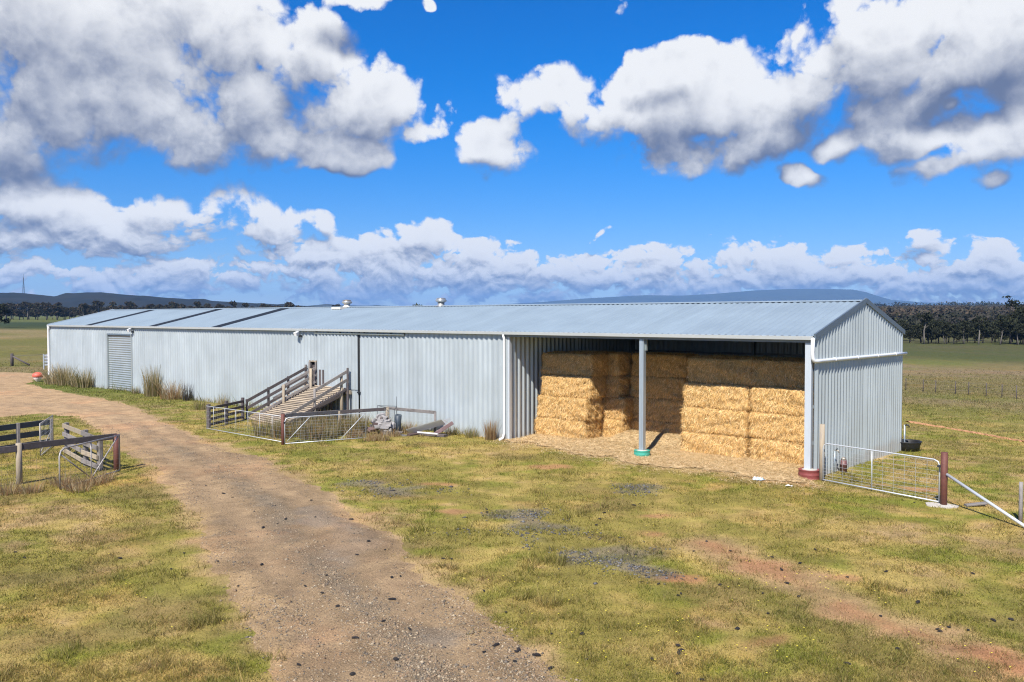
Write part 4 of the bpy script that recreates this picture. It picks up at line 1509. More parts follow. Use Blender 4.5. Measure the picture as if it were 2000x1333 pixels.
MB().bar(TLp + Vector((-.05, -.04, -.2)), TRp + Vector((.25, -.04, -.2)), 0.14, 0.2).build('head_beam', M['wood_post'], ramp)
# posts and rails on the free side
ps = []
for t, r_ in ((0.03, .055), (0.46, .065), (0.88, .075)):
    q_ = rampside(t, 1) + Vector((.07, 0, 0))
    g_ = Vector((q_.x, q_.y, tz(q_.x, q_.y)))
    pole(g_, q_.z + (0.55 if t < .1 else 0.98), r_, 'wood_post' if t > .5 else 'wood_grey', 'rail_post', ramp, 10)
    ps.append(q_)
e = rampside(0.97, 1) + Vector((.07, 0, 0))
s0 = rampside(0.0, 1) + Vector((.07, 0, 0))
MB().bar(ps[1] + Vector((0, .0, .88)), e + Vector((.1, 0, .95)), 0.05, 0.15).build('rail', M['wood_grey'], ramp)
MB().bar(s0 + Vector((0, 0, .42)), e + Vector((.1, 0, .52)), 0.05, 0.15).build('rail', M['wood_grey'], ramp)
MB().bar(s0 + Vector((0, 0, .06)), e + Vector((.1, 0, .06)), 0.05, 0.12).build('rail', M['wood_dark'], ramp)
MB().bar((e.x + .12, e.y - .05, GROUND0 - .2), (e.x + .12, e.y - .05, TOPZ + 1.05), 0.09, 0.09).build('rail_post', M['wood_dark'], ramp)
# dark support posts beneath
for x in (-25.6, -24.7):
    MB().tube([(x, -.5, GROUND0 - .2), (x, -.5, TOPZ - .2)], 0.09, 8).build('prop', M['wood_dark'], ramp)

# narrow race beside it, to the hatch
race = thing('sheep_race', 'narrow railed timber race climbing beside the broad ramp to the small hatch', 'race', BLp + Vector((-.45, 0, 0)))
RW = 0.72
off = Vector((-RW, 0, 0))
rb, rt = BLp + Vector((-.06, .1, 0)), Vector((-26.42, -0.1, TOPZ + .03))
for i in range(3):
    u0, u1 = -RW * i / 3 - .01, -RW * (i + 1) / 3 + .01
    top = [rb + Vector((u1, 0, 0)), rb + Vector((u0, 0, 0)), rt + Vector((u0, 0, 0)), rt + Vector((u1, 0, 0))]
    V = [tuple(v) for v in top] + [(v.x, v.y, v.z - .05) for v in top]
    MB().add(V, [(0, 1, 2, 3), (7, 6, 5, 4), (0, 4, 5, 1), (1, 5, 6, 2), (2, 6, 7, 3), (3, 7, 4, 0)]).build('deck_plank', M['plank'], race)
for i in range(20):
    t = (i + .5) / 20
    a = lerpv(rb, rt, t)
    MB().bar(a + Vector((-RW, 0, .028)), a + Vector((0, 0, .028)), 0.06, 0.045).build('batten', M['batten'], race)
for t, hh in ((0.46, 1.0), (0.90, 1.05)):
    q_ = lerpv(rb, rt, t) + Vector((.04, 0, 0))
    pole(Vector((q_.x, q_.y, tz(q_.x, q_.y))), q_.z + hh, 0.075, 'wood_post', 'rail_post', race, 10)
for hh, t0 in ((0.92, .43), (0.56, .3), (0.2, .1)):
    MB().bar(lerpv(rb, rt, t0) + Vector((.0, 0, hh)), lerpv(rb, rt, .98) + Vector((.0, 0, hh)), 0.05, 0.13).build('rail', M['wood_grey'], race)
for t, hh in ((0.02, 1.0), (0.36, 1.0), (0.68, 1.0), (0.97, 1.1)):
    q_ = lerpv(rb, rt, t) + off + Vector((-.05, 0, 0))
    MB().bar((q_.x, q_.y, tz(q_.x, q_.y) - .2), (q_.x, q_.y, q_.z + hh), 0.1, 0.1).build('rail_post', M['wood_grey' if t > .9 else 'wood_dark'], race)
for hh in (0.92, 0.55, 0.18):
    MB().bar(lerpv(rb, rt, 0.0) + off + Vector((0, 0, hh)), lerpv(rb, rt, .98) + off + Vector((0, 0, hh)), 0.05, 0.15).build('rail', M['wood_dark'], race)
MB().bar(rt + Vector((.35, .02, -.1)), rt + Vector((.35, .02, .82)), 0.5, 0.04).build('head_panel', M['wood_dark'], race)

# four-rail yard panel from the race to the pale gate
f0, f1 = gpt(408, 836), BLp + Vector((-.85, -.05, 0))
root = thing('yard_fence', 'dark four rail timber fence between the pale gate and the narrow race', 'fence', f0)
fz = 1.05
pts = [f0, lerpv(f0, f1, .5), f1]
for p in pts:
    zg = tz(p.x, p.y)
    MB().bar((p.x, p.y, zg - .2), (p.x, p.y, zg + fz + .08), 0.15, 0.15, ch=.2).build('post', M['wood_dark'], root)
for hh in (0.95, 0.68, 0.42, 0.16):
    for i in range(2):
        a, c = pts[i], pts[i + 1]
        MB().bar((a.x + .09, a.y, GROUND0 + hh + random.uniform(-.02, .02)), (c.x + .09, c.y, GROUND0 + hh + random.uniform(-.02, .02)), 0.045, 0.13).build('rail', M['wood_dark'], root)

rp2 = gpt(553, 869)
g0 = gpt(403, 839)
hg = ZT(rp2, 810) - rp2.z
g1_ = lerpv(g0, rp2 + Vector((-.12, .05, 0)), 1.0)
tube_gate('yard_gate', 'long pale tube gate with seven uprights left of the red yard post', g0, g1_, g0.z + .05, rp2.z + .1, 1.06, uprights=(.11, .27, .42, .58, .73, .88), mesh=(30, 6), r=0.013, wr=0.002, round_l=False, round_r=False)
root = thing('gate_post', 'dark red steel gate post between two pale yard gates', 'gate post', rp2)
pole(rp2, ZT(rp2, 809), 0.075, 'rust_red', 'post', root, 12, 1.0)
MB().box((rp2.x + .06, rp2.y - .03, rp2.z + .9), (rp2.x + .14, rp2.y + .03, rp2.z + .96)).build('hinge', M['dark_metal'], root)
g2 = gpt(715, 858)
tube_gate('yard_gate', 'pale tube gate with two slanting braces right of the red yard post', rp2 + Vector((.1, .02, 0)), g2, rp2.z + .05, g2.z + .06, 1.07, uprights=(), diags=((0.03, .1, .3, .98), (.68, .02, .98, .98)), mesh=(22, 9), r=0.021, wr=0.0028, round_r=False)

p3, p4 = gpt(662, 848), gpt(757, 843)
root = thing('rail_fence', 'timber rail and netting fence behind the braced gate beside the rubble heap', 'fence', p3)
z3, z4 = ZT(p3, 803), ZT(p4, 795)
pole(p3, z3, 0.075, 'wood_post', 'post', root, 12)
pole(p4, z4, 0.10, 'wood_post', 'post', root, 12)
MB().bar((rp2.x, rp2.y + .1, ZT(rp2, 812)), (p3.x, p3.y, z3 - .04), 0.06, 0.15).build('rail', M['wood_grey'], root)
MB().bar((p3.x, p3.y, z3 - .05), (p4.x, p4.y, z4 - .1), 0.06, 0.15).build('rail', M['wood_dark'], root)
p5 = gpt(850, 848)
z5 = ZT(p5, 806)
MB().bar((p4.x, p4.y, z4 - .06), (p5.x, p5.y, z5), 0.07, 0.14).build('rail', M['wood_grey'], root)
pole(p5, z5 + .04, 0.06, 'wood_grey', 'post', root, 10)
netting((p4.x, p4.y, p4.z), (p5.x, p5.y, p5.z), (p4.x, p4.y, z4 - .12), (p5.x, p5.y, z5 - .02), 14, 6, 0.003, 'wire', 'wire_netting', root)
netting((rp2.x, rp2.y, rp2.z), (p3.x, p3.y, p3.z), (rp2.x, rp2.y, z3 - .12), (p3.x, p3.y, z3 - .12), 12, 6, 0.003, 'old_wire', 'wire_netting', root)

# heap of rubble and a wire cage against the wall
hc = gpt(735, 847)
k_ = 0
for i in range(60):
    a = random.uniform(0, 6.28); rr = abs(random.gauss(0, .6))
    x, y = hc.x + rr * math.cos(a) * 1.1, hc.y + rr * math.sin(a) * .7 + .25
    z = tz(x, y) + max(0, .85 - rr * .75) * random.uniform(.5, 1)
    s_ = random.uniform(.08, .2)
    br = random.random() < .22
    b = MB()
    rot = Matrix.Rotation(random.uniform(0, 3), 3, 'Z') @ Matrix.Rotation(random.uniform(-.6, .6), 3, 'X')
    V = []
    for cx_ in (-1, 1):
        for cy_ in (-1, 1):
            for cz_ in (-1, 1):
                v = Vector((cx_ * s_ * (1.2 if br else random.uniform(.7, 1.2)), cy_ * s_ * (.6 if br else random.uniform(.6, 1.1)), cz_ * s_ * (.4 if br else random.uniform(.35, .7))))
                V.append(Vector((x, y, z)) + rot @ v)
    b.add(V, [(0, 1, 3, 2), (4, 6, 7, 5), (0, 4, 5, 1), (2, 3, 7, 6), (0, 2, 6, 4), (1, 5, 7, 3)])
    o = b.build('brick' if br else 'rubble_stone', M['brick' if br else 'rubble'], None, loc=(x, y, z))
    tag(o, 'old red brick lying in the rubble heap by the shed wall' if br else 'broken grey stone lying in the rubble heap by the shed wall', 'brick' if br else 'stone', 'bricks in the rubble heap' if br else 'stones in the rubble heap')
root = thing('wire_cage', 'thin wire cage frame standing over the rubble heap by the wall', 'wire cage', hc)
ca, cb = G(672, 795, .95), G(775, 795, .95)
cc = G(742, 788, 1.1)
w0, w1 = Vector((hc.x - .95, hc.y + .9, .98)), Vector((hc.x + .85, hc.y + .35, .98))
w2 = Vector((hc.x + .2, hc.y + 1.05, 1.02))
b = MB()
for a, c in ((w0, w1), (w0, w2), (w2, w1)):
    b.tube([a, c], 0.012, 5)
for p in (w0, w1, w2):
    b.tube([(p.x, p.y, GROUND0 - .1), (p.x, p.y, p.z + .02)], 0.012, 5)
b.tube([(w2.x, w2.y, w2.z), (w2.x, w2.y, w2.z + .45)], 0.01, 5)
b.build('frame', M['dark_metal'], root)
netting((w0.x, w0.y, GROUND0), (w1.x, w1.y, GROUND0), w0, w1, 16, 8, 0.0045, 'wire', 'wire_mesh', root)
c = gpt(768, 848)
o = MB().tube([(c.x + .05, c.y + .25, c.z - .05), (c.x + .02, c.y + .25, c.z + .45), (c.x + .12, c.y + .22, c.z + .85)], 0.17, 12, 0.15).build('rolled_mesh', M['yard_steel'], None, loc=c)
tag(o, 'dark upright roll of mesh standing behind the thick timber post', 'wire roll')
# tipped white feed trough and rusty channel beside it
c = gpt(838, 851)
root = thing('feed_trough', 'tipped white sheet metal trough on a dark skid beside the netting fence', 'trough', c)
a0, a1 = Vector((c.x - .9, c.y - .25, c.z + .22)), Vector((c.x + .75, c.y + .35, c.z + .75))
V = [a0 + Vector((0, -.3, 0)), a1 + Vector((0, -.3, 0)), a1 + Vector((0, -.05, -.22)), a0 + Vector((0, -.05, -.2)), a0 + Vector((0, .3, .05)), a1 + Vector((0, .3, .05)), a0 + Vector((0, -.33, .035)), a1 + Vector((0, -.33, .035))]
MB().add(V, [(0, 1, 2, 3), (3, 2, 5, 4), (0, 6, 7, 1), (0, 3, 4), (1, 5, 2)]).build('trough_sheet', M['white_sheet'], root)
MB().bar((c.x - .35, c.y - .38, c.z + .16), (c.x + .75, c.y - .2, c.z + .16), 0.05, 0.06).build('front_lip', M['white_sheet'], root)
MB().bar((c.x - .9, c.y - .1, c.z + .03), (c.x + .9, c.y + .15, c.z + .03), 0.3, 0.16).build('skid', M['wood_dark'], root)
o = MB().bar((c.x + .45, c.y - .1, c.z + .1), (c.x + 1.05, c.y + .45, c.z + .62), 0.09, 0.16).build('steel_channel', M['rust_sheet'], None, loc=c)
tag(o, 'rusty purple steel channel leaning on the end of the white trough', 'steel channel')

# faded buoy-like float hung at the far downpipe, and the small panel beyond
c = Vector((-SHED_L - .1, -.95, GROUND0))
root = thing('plastic_float', 'faded orange red and white plastic float at the foot of the far downpipe', 'float', c)
MB().lathe((c.x, c.y, c.z), [(0.05, .02), (0.14, .12), (0.30, .36), (0.33, .44)], 16).build('white_base', M['float_white'], root)
MB().lathe((c.x, c.y, c.z), [(0.34, .44), (0.40, .54), (0.38, .68), (0.26, .8), (0.08, .85)], 16).build('red_cap', M['float_red'], root)

# ---------- far fences
def wire_fence(pts, label, h=1.15, r=0.06, group=None, wires=3, mat='wood_grey'):
    root = thing('wire_fence', label, 'fence', pts[0])
    for p in pts:
        pole(p, p.z + h, r, mat, 'post', root, 6)
    b = MB()
    for w_ in range(wires):
        for a, c in zip(pts, pts[1:]):
            z = h * (0.3 + .3 * w_)
            b.tube([(a.x, a.y, a.z + z), (c.x, c.y, c.z + z)], 0.006, 3, cap=False)
    b.build('wire', M['old_wire'], root)


def terr_pt(ax, d):
    """point at image column ax, d metres out"""
    v = pray(ax, 620); v.z = 0; v.normalize()
    x, y = CX + v.x * d, CY + v.y * d
    return Vector((x, y, tz(x, y)))


wire_fence([terr_pt(1772 + i * 31 + random.uniform(-6, 6), 74 - i * .6) for i in range(9)], 'thin post and wire fence crossing the paddock beyond the gable', h=1.0, r=.035, mat='wood_dark')
p = terr_pt(22, 100)
root = thing('strainer_assembly', 'old timber strainer post with a slanting stay in the paddock past the shed end', 'fence', p)
pole(p, p.z + 1.3, 0.16, 'wood_dark', 'post', root, 8)
q_ = terr_pt(56, 99)
MB().tube([(p.x, p.y, p.z + 1.05), (q_.x, q_.y, q_.z + .1)], 0.09, 8).build('stay', M['wood_dark'], root)
q2 = terr_pt(90, 100)
MB().tube([(p.x, p.y, p.z + 1.1), (q2.x, q2.y, q2.z + 1.1)], 0.02, 4).build('wire', M['old_wire'], root)
pole(q2, q2.z + 1.2, 0.09, 'wood_grey', 'post', root, 8)
p0, p1 = terr_pt(84, 92), terr_pt(104, 92)
root = thing('stock_panel', 'short pale grey rail panel showing past the end of the shed', 'yard panel', p0)
for z in (.45, .75, 1.05, 1.35):
    MB().bar((p0.x, p0.y, p0.z + z), (p1.x, p1.y, p1.z + z), .05, .17).build('rail', M['steel_white'], root)
for p in (p0, p1):
    MB().bar((p.x, p.y, p.z - .1), (p.x, p.y, p.z + 1.5), .1, .1).build('post', M['steel_white'], root)


# ================================================================== tall grass clumps
def clump(c, h, spread, n, colors, label, name='grass_tussock', lean=0.5, group=None, seed=0, cat='grass clump', w=0.010):
    r_ = np.random.default_rng(seed + 100)
    a = r_.uniform(0, 6.283, n); rr = spread * .45 * np.sqrt(r_.random(n))
    base = np.stack([c.x + rr * np.cos(a), c.y + rr * np.sin(a), np.full(n, c.z - .05)], -1)
    out = np.stack([np.cos(a), np.sin(a), 0 * a], -1) * (rr / max(spread, .01) * 1.2 + .12)[:, None] + r_.normal(size=(n, 3)) * .16
    out[:, 2] = 0
    L = h * r_.uniform(.45, 1.08, n)
    V = []; F = []; T = []
    segs = 3
    sd = np.stack([-np.sin(a + r_.normal(size=n)), np.cos(a + r_.normal(size=n)), 0 * a], -1)
    ci = r_.integers(0, len(colors), n)
    colA = np.array(colors)[ci] * r_.uniform(.7, 1.25, (n, 1))
    rings = []
    for s_ in range(segs + 1):
        t = s_ / segs
        p = base + np.array([0, 0, 1]) * (L * t * (1 - .12 * t * lean))[:, None] + out * (lean * L * t * t)[:, None]
        ww = w * (1 - .85 * t)
        rings.append((p - sd * ww, p + sd * ww))
    Vn = np.stack([x for pr_ in rings for x in pr_], 1).reshape(-1, 3)
    k = 2 * (segs + 1)
    f = []
    for s_ in range(segs):
        b0 = 2 * s_
        f.append([b0, b0 + 1, b0 + 3, b0 + 2])
    Fn = (np.arange(n)[:, None, None] * k + np.array(f)[None]).reshape(-1, 4)
    Tn = np.repeat(colA, k, axis=0)
    o = mesh_np(name, Vn, Fn, M['blade'], tint=Tn, loc=c)
    tag(o, label, cat, group)
    return o


REED = [(0.42, 0.33, 0.18), (0.31, 0.24, 0.12), (0.50, 0.41, 0.25), (0.19, 0.17, 0.06), (0.14, 0.14, 0.05)]
RUST = [(0.36, 0.21, 0.10), (0.27, 0.16, 0.08), (0.42, 0.29, 0.15)]
GRN = [(0.13, 0.15, 0.035), (0.20, 0.19, 0.06), (0.26, 0.22, 0.10)]
wallpt = lambda x, off=-.35: Vector((x, off, tz(x, off)))
clump(wallpt(-59.0, -.7), 1.9, 1.8, 380, REED[:3], 'tall drooping tan reed clump beside the far plastic float', lean=1.1, seed=1, w=.018)
clump(wallpt(-57.3, -.6), 1.8, 1.5, 360, REED, 'tall tan and green reed clump in the middle of the bank by the far wall', lean=.55, seed=2, w=.018)
clump(wallpt(-55.4, -.6), 0.9, 1.2, 240, REED, 'low brown reed clump between the taller ones at the far wall', lean=.6, seed=3, w=.018)
clump(wallpt(-54.0, -.6), 1.6, 1.2, 300, REED, 'tall tan reed clump on the side next to the roller door', lean=.45, seed=4, w=.018)
clump(wallpt(-46.5), .8, .5, 60, REED, 'small dark weed at the foot of the roller door jamb', lean=.4, seed=5, w=.016)
clump(wallpt(-43.9), 2.1, 1.3, 420, REED, 'tall upright olive reed clump standing alone against the wall', lean=.25, seed=6, w=.017)
clump(wallpt(-41.0, -.5), 1.5, 1.7, 300, RUST + REED[:3], 'rust tipped spreading grass clump beside the lone reed clump', lean=.9, seed=7, w=.016)
clump(wallpt(-39.4, -.4), 1.2, .7, 120, [(0.07, 0.06, 0.06), (0.1, .09, .08)], 'dark thin weed clump against the wall past the rusty grass', lean=.2, seed=8, w=.012)
clump(gpt(394, 800), .75, .9, 200, GRN + REED[:2], 'olive dry grass clump behind the corner of the long pale gate', lean=.5, seed=9)
clump(wallpt(-35.3), .8, .8, 140, REED, 'short tan grass tuft at the wall behind the dark yard fence', lean=.4, seed=10)
clump(wallpt(-13.75, -.4), .95, .55, 260, RUST + REED[:2], 'rusty brown grass clump beside the white bay downpipe', lean=.3, seed=11)
clump(wallpt(-14.9), .55, .7, 150, GRN + REED[:2], 'low dry grass tuft at the wall near the bay downpipe', lean=.5, seed=12)
clump(wallpt(-16.2), .5, .6, 110, GRN + RUST, 'small green and rust grass tuft at the wall past the steel channel', lean=.5, seed=13)
for i in range(34):
    t = i / 33
    p = Vector((random.uniform(-22.6, -19.3), random.uniform(-6.2, -2.2), 0))
    p.z = tz(p.x, p.y)
    clump(p, random.uniform(.65, 1.05), .8, 170, REED if i % 3 else GRN + RUST, 'tall dry weed clump inside the yard behind the braced gate', lean=.35, seed=20 + i, group='dry weeds behind the braced gate')
for i, (x, y) in enumerate([(705, 853), (735, 858), (748, 861), (770, 852), (795, 846), (690, 856), (722, 862)]):
    p = gpt(x, y)
    clump(p, random.uniform(.35, .6), .7, 150, REED[:3] + RUST, 'knee high dry grass tuft in front of the rubble heap', lean=.6, seed=60 + i, group='dry tufts before the rubble heap')
for i, (x, y) in enumerate([(128, 950), (140, 955), (155, 960), (170, 950), (190, 945), (120, 945), (60, 962), (15, 965), (205, 940)]):
    p = gpt(x, y)
    clump(p, random.uniform(.3, .5), .7, 170, RUST + REED[:3], 'dry brown grass tuft under the old bent gate', lean=.7, seed=80 + i, group='dry tufts under the bent gate')

# ================================================================== dung, pebbles
DUNG_PX = [(402, 951), (436, 967), (454, 975), (514, 1035), (542, 1029), (608, 981), (616, 1013), (558, 1020), (686, 1016), (697, 1088), (638, 1131), (659, 1190), (629, 1164), (596, 1149), (766, 1175), (782, 1131), (765, 1133), (720, 1063), (752, 1080),
           (694, 1252), (969, 1267), (945, 1281), (1008, 1280), (1005, 1300), (1047, 1283), (1076, 1307), (749, 1221), (800, 1236), (773, 1297), (688, 1322), (583, 1306), (511, 1107), (465, 1147), (425, 1100), (359, 1082), (334, 1113), (156, 1114), (47, 1091), (30, 1080), (235, 1092),
           (1077, 1240), (1137, 1240), (945, 1156), (866, 1093), (882, 1093), (868, 1106), (988, 1198), (1145, 1290), (951, 1002), (950, 996), (1013, 1275), (1525, 1112), (1527, 1115), (1406, 1144), (1490, 1161), (1330, 1161), (1355, 1078), (1464, 1098), (1427, 1078), (1508, 1090), (1655, 1129), (1832, 1231), (1836, 1235), (1853, 1227), (1891, 1233), (1753, 1269), (1975, 1212), (1940, 1213), (1900, 1122), (1326, 1278), (1324, 1263), (1330, 1272), (1325, 1318), (1370, 1330), (1655, 1298), (1793, 1178), (1560, 1167), (1440, 1230), (1250, 985), (1239, 988), (1236, 988), (1180, 1003), (1165, 1027), (1172, 1015), (1241, 1085), (1252, 1138), (1286, 1142), (1325, 1165), (1273, 1290), (1720, 1205), (1731, 1118), (1770, 1155), (1592, 1075), (1617, 1074), (1786, 983), (1500, 1200), (1562, 1102), (1538, 1141)]


def dung_mesh(seed):
    r_ = np.random.default_rng(seed)
    V = []; F = []
    nu, nv = 9, 4
    for j in range(nv):
        t = j / (nv - 1)
        for i in range(nu):
            a = 2 * math.pi * i / nu
            rr = math.cos(t * 1.45) * (1 + .35 * math.sin(2 * a + seed) + r_.normal() * .14)
            V.append((rr * math.cos(a) * 1.25, rr * math.sin(a) * .8, math.sin(t * 1.5) * .7 + r_.normal() * .06 - .1))
    for j in range(nv - 1):
        for i in range(nu):
            F.append((j * nu + i, j * nu + (i + 1) % nu, (j + 1) * nu + (i + 1) % nu, (j + 1) * nu + i))
    F.append(tuple((nv - 1) * nu + i for i in range(nu)))
    me = bpy.data.meshes.new('dung_pat')
    me.from_pydata(V, [], F)
    me.materials.append(M['dung'])
    return me


dm = [dung_mesh(s_) for s_ in range(6)]
for i, (x, y) in enumerate(DUNG_PX):
    p = gpt(x, y)
    ts_ = track_sdf(np.array([p.x]), np.array([p.y]))
    if ts_[0] > 0: p.z = float(track_z(np.array([p.x]), np.array([p.y]), ts_)[0])
    on = float(track_sdf(np.array([p.x]), np.array([p.y]))[0]) > 0
    s_ = random.uniform(.024, .05)
    o = inst('dung_pat', dm[i % 6], None, (p.x, p.y, p.z + .02), (0, 0, random.uniform(0, 6.28)), (s_, s_, s_ * random.uniform(.6, .9)))
    tag(o, 'small dark dung pat lying on the gravel track' if on else 'small dark dung pat lying in the short grass', 'dung', 'dung pats on the track' if on else 'dung pats in the grass')


def pebbles():
    octv = np.array([(1, 0, 0), (-1, 0, 0), (0, 1, 0), (0, -1, 0), (0, 0, 1), (0, 0, -.4)], float)
    of = np.array([(0, 2, 4), (2, 1, 4), (1, 3, 4), (3, 0, 4), (2, 0, 5), (1, 2, 5), (3, 1, 5), (0, 3, 5)])

    def make(name, x, y, z, size, col):
        n = len(x)
        rot = rng.uniform(0, 6.28, n)
        sc = size[:, None] * rng.uniform(.6, 1.4, (n, 3)) * np.array([1, 1, .6])
        v = octv[None] * sc[:, None, :] * rng.uniform(.8, 1.2, (n, 6, 1))
        c, s_ = np.cos(rot)[:, None], np.sin(rot)[:, None]
        vx = v[..., 0] * c - v[..., 1] * s_; vy = v[..., 0] * s_ + v[..., 1] * c
        V = np.stack([vx + x[:, None], vy + y[:, None], v[..., 2] + z[:, None]], -1).reshape(-1, 3)
        F = (np.arange(n)[:, None, None] * 6 + of[None]).reshape(-1, 3)
        T = np.repeat(col, 6, axis=0)
        o = mesh_np(name, V, F, M['stone'], tint=T)
        o['kind'] = 'stuff'
    # gravel on the track, thicker toward the middle
    m = 260000
    d = 11 + 30 * rng.random(m) ** 1.7
    a = rng.uniform(-.62, .3, m)
    x = CX + d * (FWD[0] + RGT[0] * a); y = CY + d * (FWD[1] + RGT[1] * a)
    s_ = track_sdf(x, y)
    rut, crown = track_uv(x, y)
    dens = sstep(-.35, .4, s_) * (.18 + .6 * sstep(.4, .62, fbm(x, y, 2.5, 3, 71)) + .5 * crown) * (1 - .6 * np.clip(rut, 0, 1))
    ok = rng.random(m) < dens * .7
    x, y, s_ = x[ok], y[ok], s_[ok]
    n = len(x)
    base = np.array([[.205, .16, .105], [.28, .205, .13], [.15, .125, .095], [.36, .285, .19], [.235, .16, .098]])
    col = base[rng.integers(0, 5, n)] * rng.uniform(.7, 1.2, (n, 1))
    make('gravel', x, y, track_z(x, y, s_), rng.gamma(3, .0042, n) + .003, col)
    # blue-grey screenings scattered through the grass
    X = []; Y = []
    for sp_ in CHAR_SPOTS:
        c = G(sp_[0], sp_[1]); e1 = G(sp_[0] + sp_[2], sp_[1]) - c; e2 = G(sp_[0], sp_[1] + sp_[3]) - c
        k = int(420 * e1.length * e2.length)
        u, v = rng.normal(size=k) * .5, rng.normal(size=k) * .5
        X.append(c.x + u * e1.x + v * e2.x); Y.append(c.y + u * e1.y + v * e2.y)
    x = np.concatenate(X); y = np.concatenate(Y)
    n = len(x)
    ok = (fbm(x, y, .8, 3, 77) > .42 + .25 * rng.random(n))
    x, y = x[ok], y[ok]; n = len(x)
    base = np.array([[.105, .102, .10], [.16, .157, .152], [.065, .063, .062]])
    make('screenings', x, y, terrain(x, y) + .008, rng.gamma(3, .006, n) + .005, base[rng.integers(0, 3, n)] * rng.uniform(.8, 1.3, (n, 1)))


pebbles()


# ================================================================== short grass
def grass():
    m = 1650000
    d = 10.8 + 92 * rng.random(m) ** 2.7
    a = rng.uniform(-.78, .78, m)
    x = CX + d * (FWD[0] + RGT[0] * a); y = CY + d * (FWD[1] + RGT[1] * a)
    s_ = track_sdf(x, y)
    st = poly_sdf(x, y, STRAWP) + (fbm(x, y, 0.9, 4, 61) - 0.5) * 1.3
    n3 = fbm(x, y, .6, 3, 3)
    cov = sstep(.30, .52, fbm(x, y, 1.3, 4, 41)) * .75 + .25
    red = np.zeros(m)
    for sp_ in RED_SPOTS: red = np.maximum(red, spot(x, y, *sp_))
    for sp_ in CHAR_SPOTS: red = np.maximum(red, spot(x, y, *sp_) * .5)
    sw = np.array([[*G(px_, py_)[:2]] for px_, py_ in RED_STRIP])
    for (ax, ay), (bx, by) in zip(sw[:-1], sw[1:]):
        t = np.clip(((x - ax) * (bx - ax) + (y - ay) * (by - ay)) / ((bx - ax) ** 2 + (by - ay) ** 2), 0, 1)
        red = np.maximum(red, 1 - np.hypot(x - ax - t * (bx - ax), y - ay - t * (by - ay)) / 0.8)
    cov = cov * (1 - .8 * sstep(.25, .75, red + (n3 - .5) * 1.2))
    cov = cov * np.maximum(sstep(.12, -.45, s_ + (n3 - .5) * .5), .16 * sstep(.55, -.1, s_ + (n3 - .5) * 1.2)) * sstep(.1, -.35, st)
    inside = (x > -SHED_L - .05) & (x < .02) & (y > -.02) & (y < SHED_W)
    cov = np.where(inside, 0, cov)
    cov = cov * sstep(102, 55, d)
    tuft = fbm(x, y, .22, 2, 43)
    ok = rng.random(m) < cov * (.6 + .5 * sstep(.35, .7, tuft))
    x, y, d, tuft = x[ok], y[ok], d[ok], tuft[ok]
    n = len(x)
    z = terrain(x, y)
    g = ground_color(x, y)
    hgt = rng.gamma(4, .0095, n) * (.75 + .6 * sstep(.4, .75, tuft)) * (1 + .015 * (d - 11))
    hgt = hgt * (1 + 2.2 * sstep(.64, .78, fbm(x, y, .5, 3, 47)) * sstep(.5, .62, fbm(x, y, 4, 3, 48)))
    wall_d = np.where((x > -SHED_L) & (x < -BAY), np.abs(y), 9.0)
    hgt = hgt * (1 + 5.5 * sstep(.6, .05, wall_d) * sstep(.35, .6, fbm(x, y, 1.2, 3, 49)))
    ang = rng.uniform(0, 6.283, n)
    sd = np.stack([np.cos(ang), np.sin(ang), 0 * ang], -1)
    w = (.0052 + .00030 * (d - 10))[:, None]
    ln = rng.normal(size=(n, 3)) * .55; ln[:, 2] = 0
    P = np.stack([x, y, z - .004], -1)
    tip = P + np.array([0, 0, 1.0]) * hgt[:, None] + ln * hgt[:, None]
    V = np.stack([P - sd * w, P + sd * w, tip], 1).reshape(-1, 3)
    F = np.arange(3 * n).reshape(n, 3)
    # individual blades: live green, olive, bleached
    dryness = rng.random(n)
    bl = np.where((dryness < .3)[:, None], np.array([0.50, 0.40, 0.18]), np.where((dryness > .62)[:, None], np.array([0.165, 0.205, 0.032]), g))
    c = (g * .55 + bl * .45) * rng.uniform(.5, 1.5, (n, 1))
    T = np.repeat(c, 3, axis=0)
    T[2::3] *= 1.15
    o = mesh_np('short_grass', V, F, M['blade'], tint=T)
    o['kind'] = 'stuff'
    # capeweed flowers
    k = 700
    d2 = 11 + 12 * rng.random(k); a2 = rng.uniform(-.5, .62, k)
    x2 = CX + d2 * (FWD[0] + RGT[0] * a2); y2 = CY + d2 * (FWD[1] + RGT[1] * a2)
    ok = (track_sdf(x2, y2) < -.2) & (fbm(x2, y2, 1.5, 3, 91) > .56)
    x2, y2 = x2[ok], y2[ok]
    z2 = terrain(x2, y2) + .06
    V = []; F = []
    for xx, yy, zz in zip(x2, y2, z2):
        b0 = len(V)
        for q in range(5):
            aa = q * 1.2566
            V.append((xx + .016 * math.cos(aa), yy + .016 * math.sin(aa), zz + .004))
        F.append([b0, b0 + 1, b0 + 2, b0 + 3, b0 + 4])
    o2 = mesh_np('flower_heads', np.array(V), np.array(F), pbr('yellow_petals', (.75, .62, .05), .7, 0, 3, .1), parent=o)
    o2['kind'] = 'stuff'


grass()
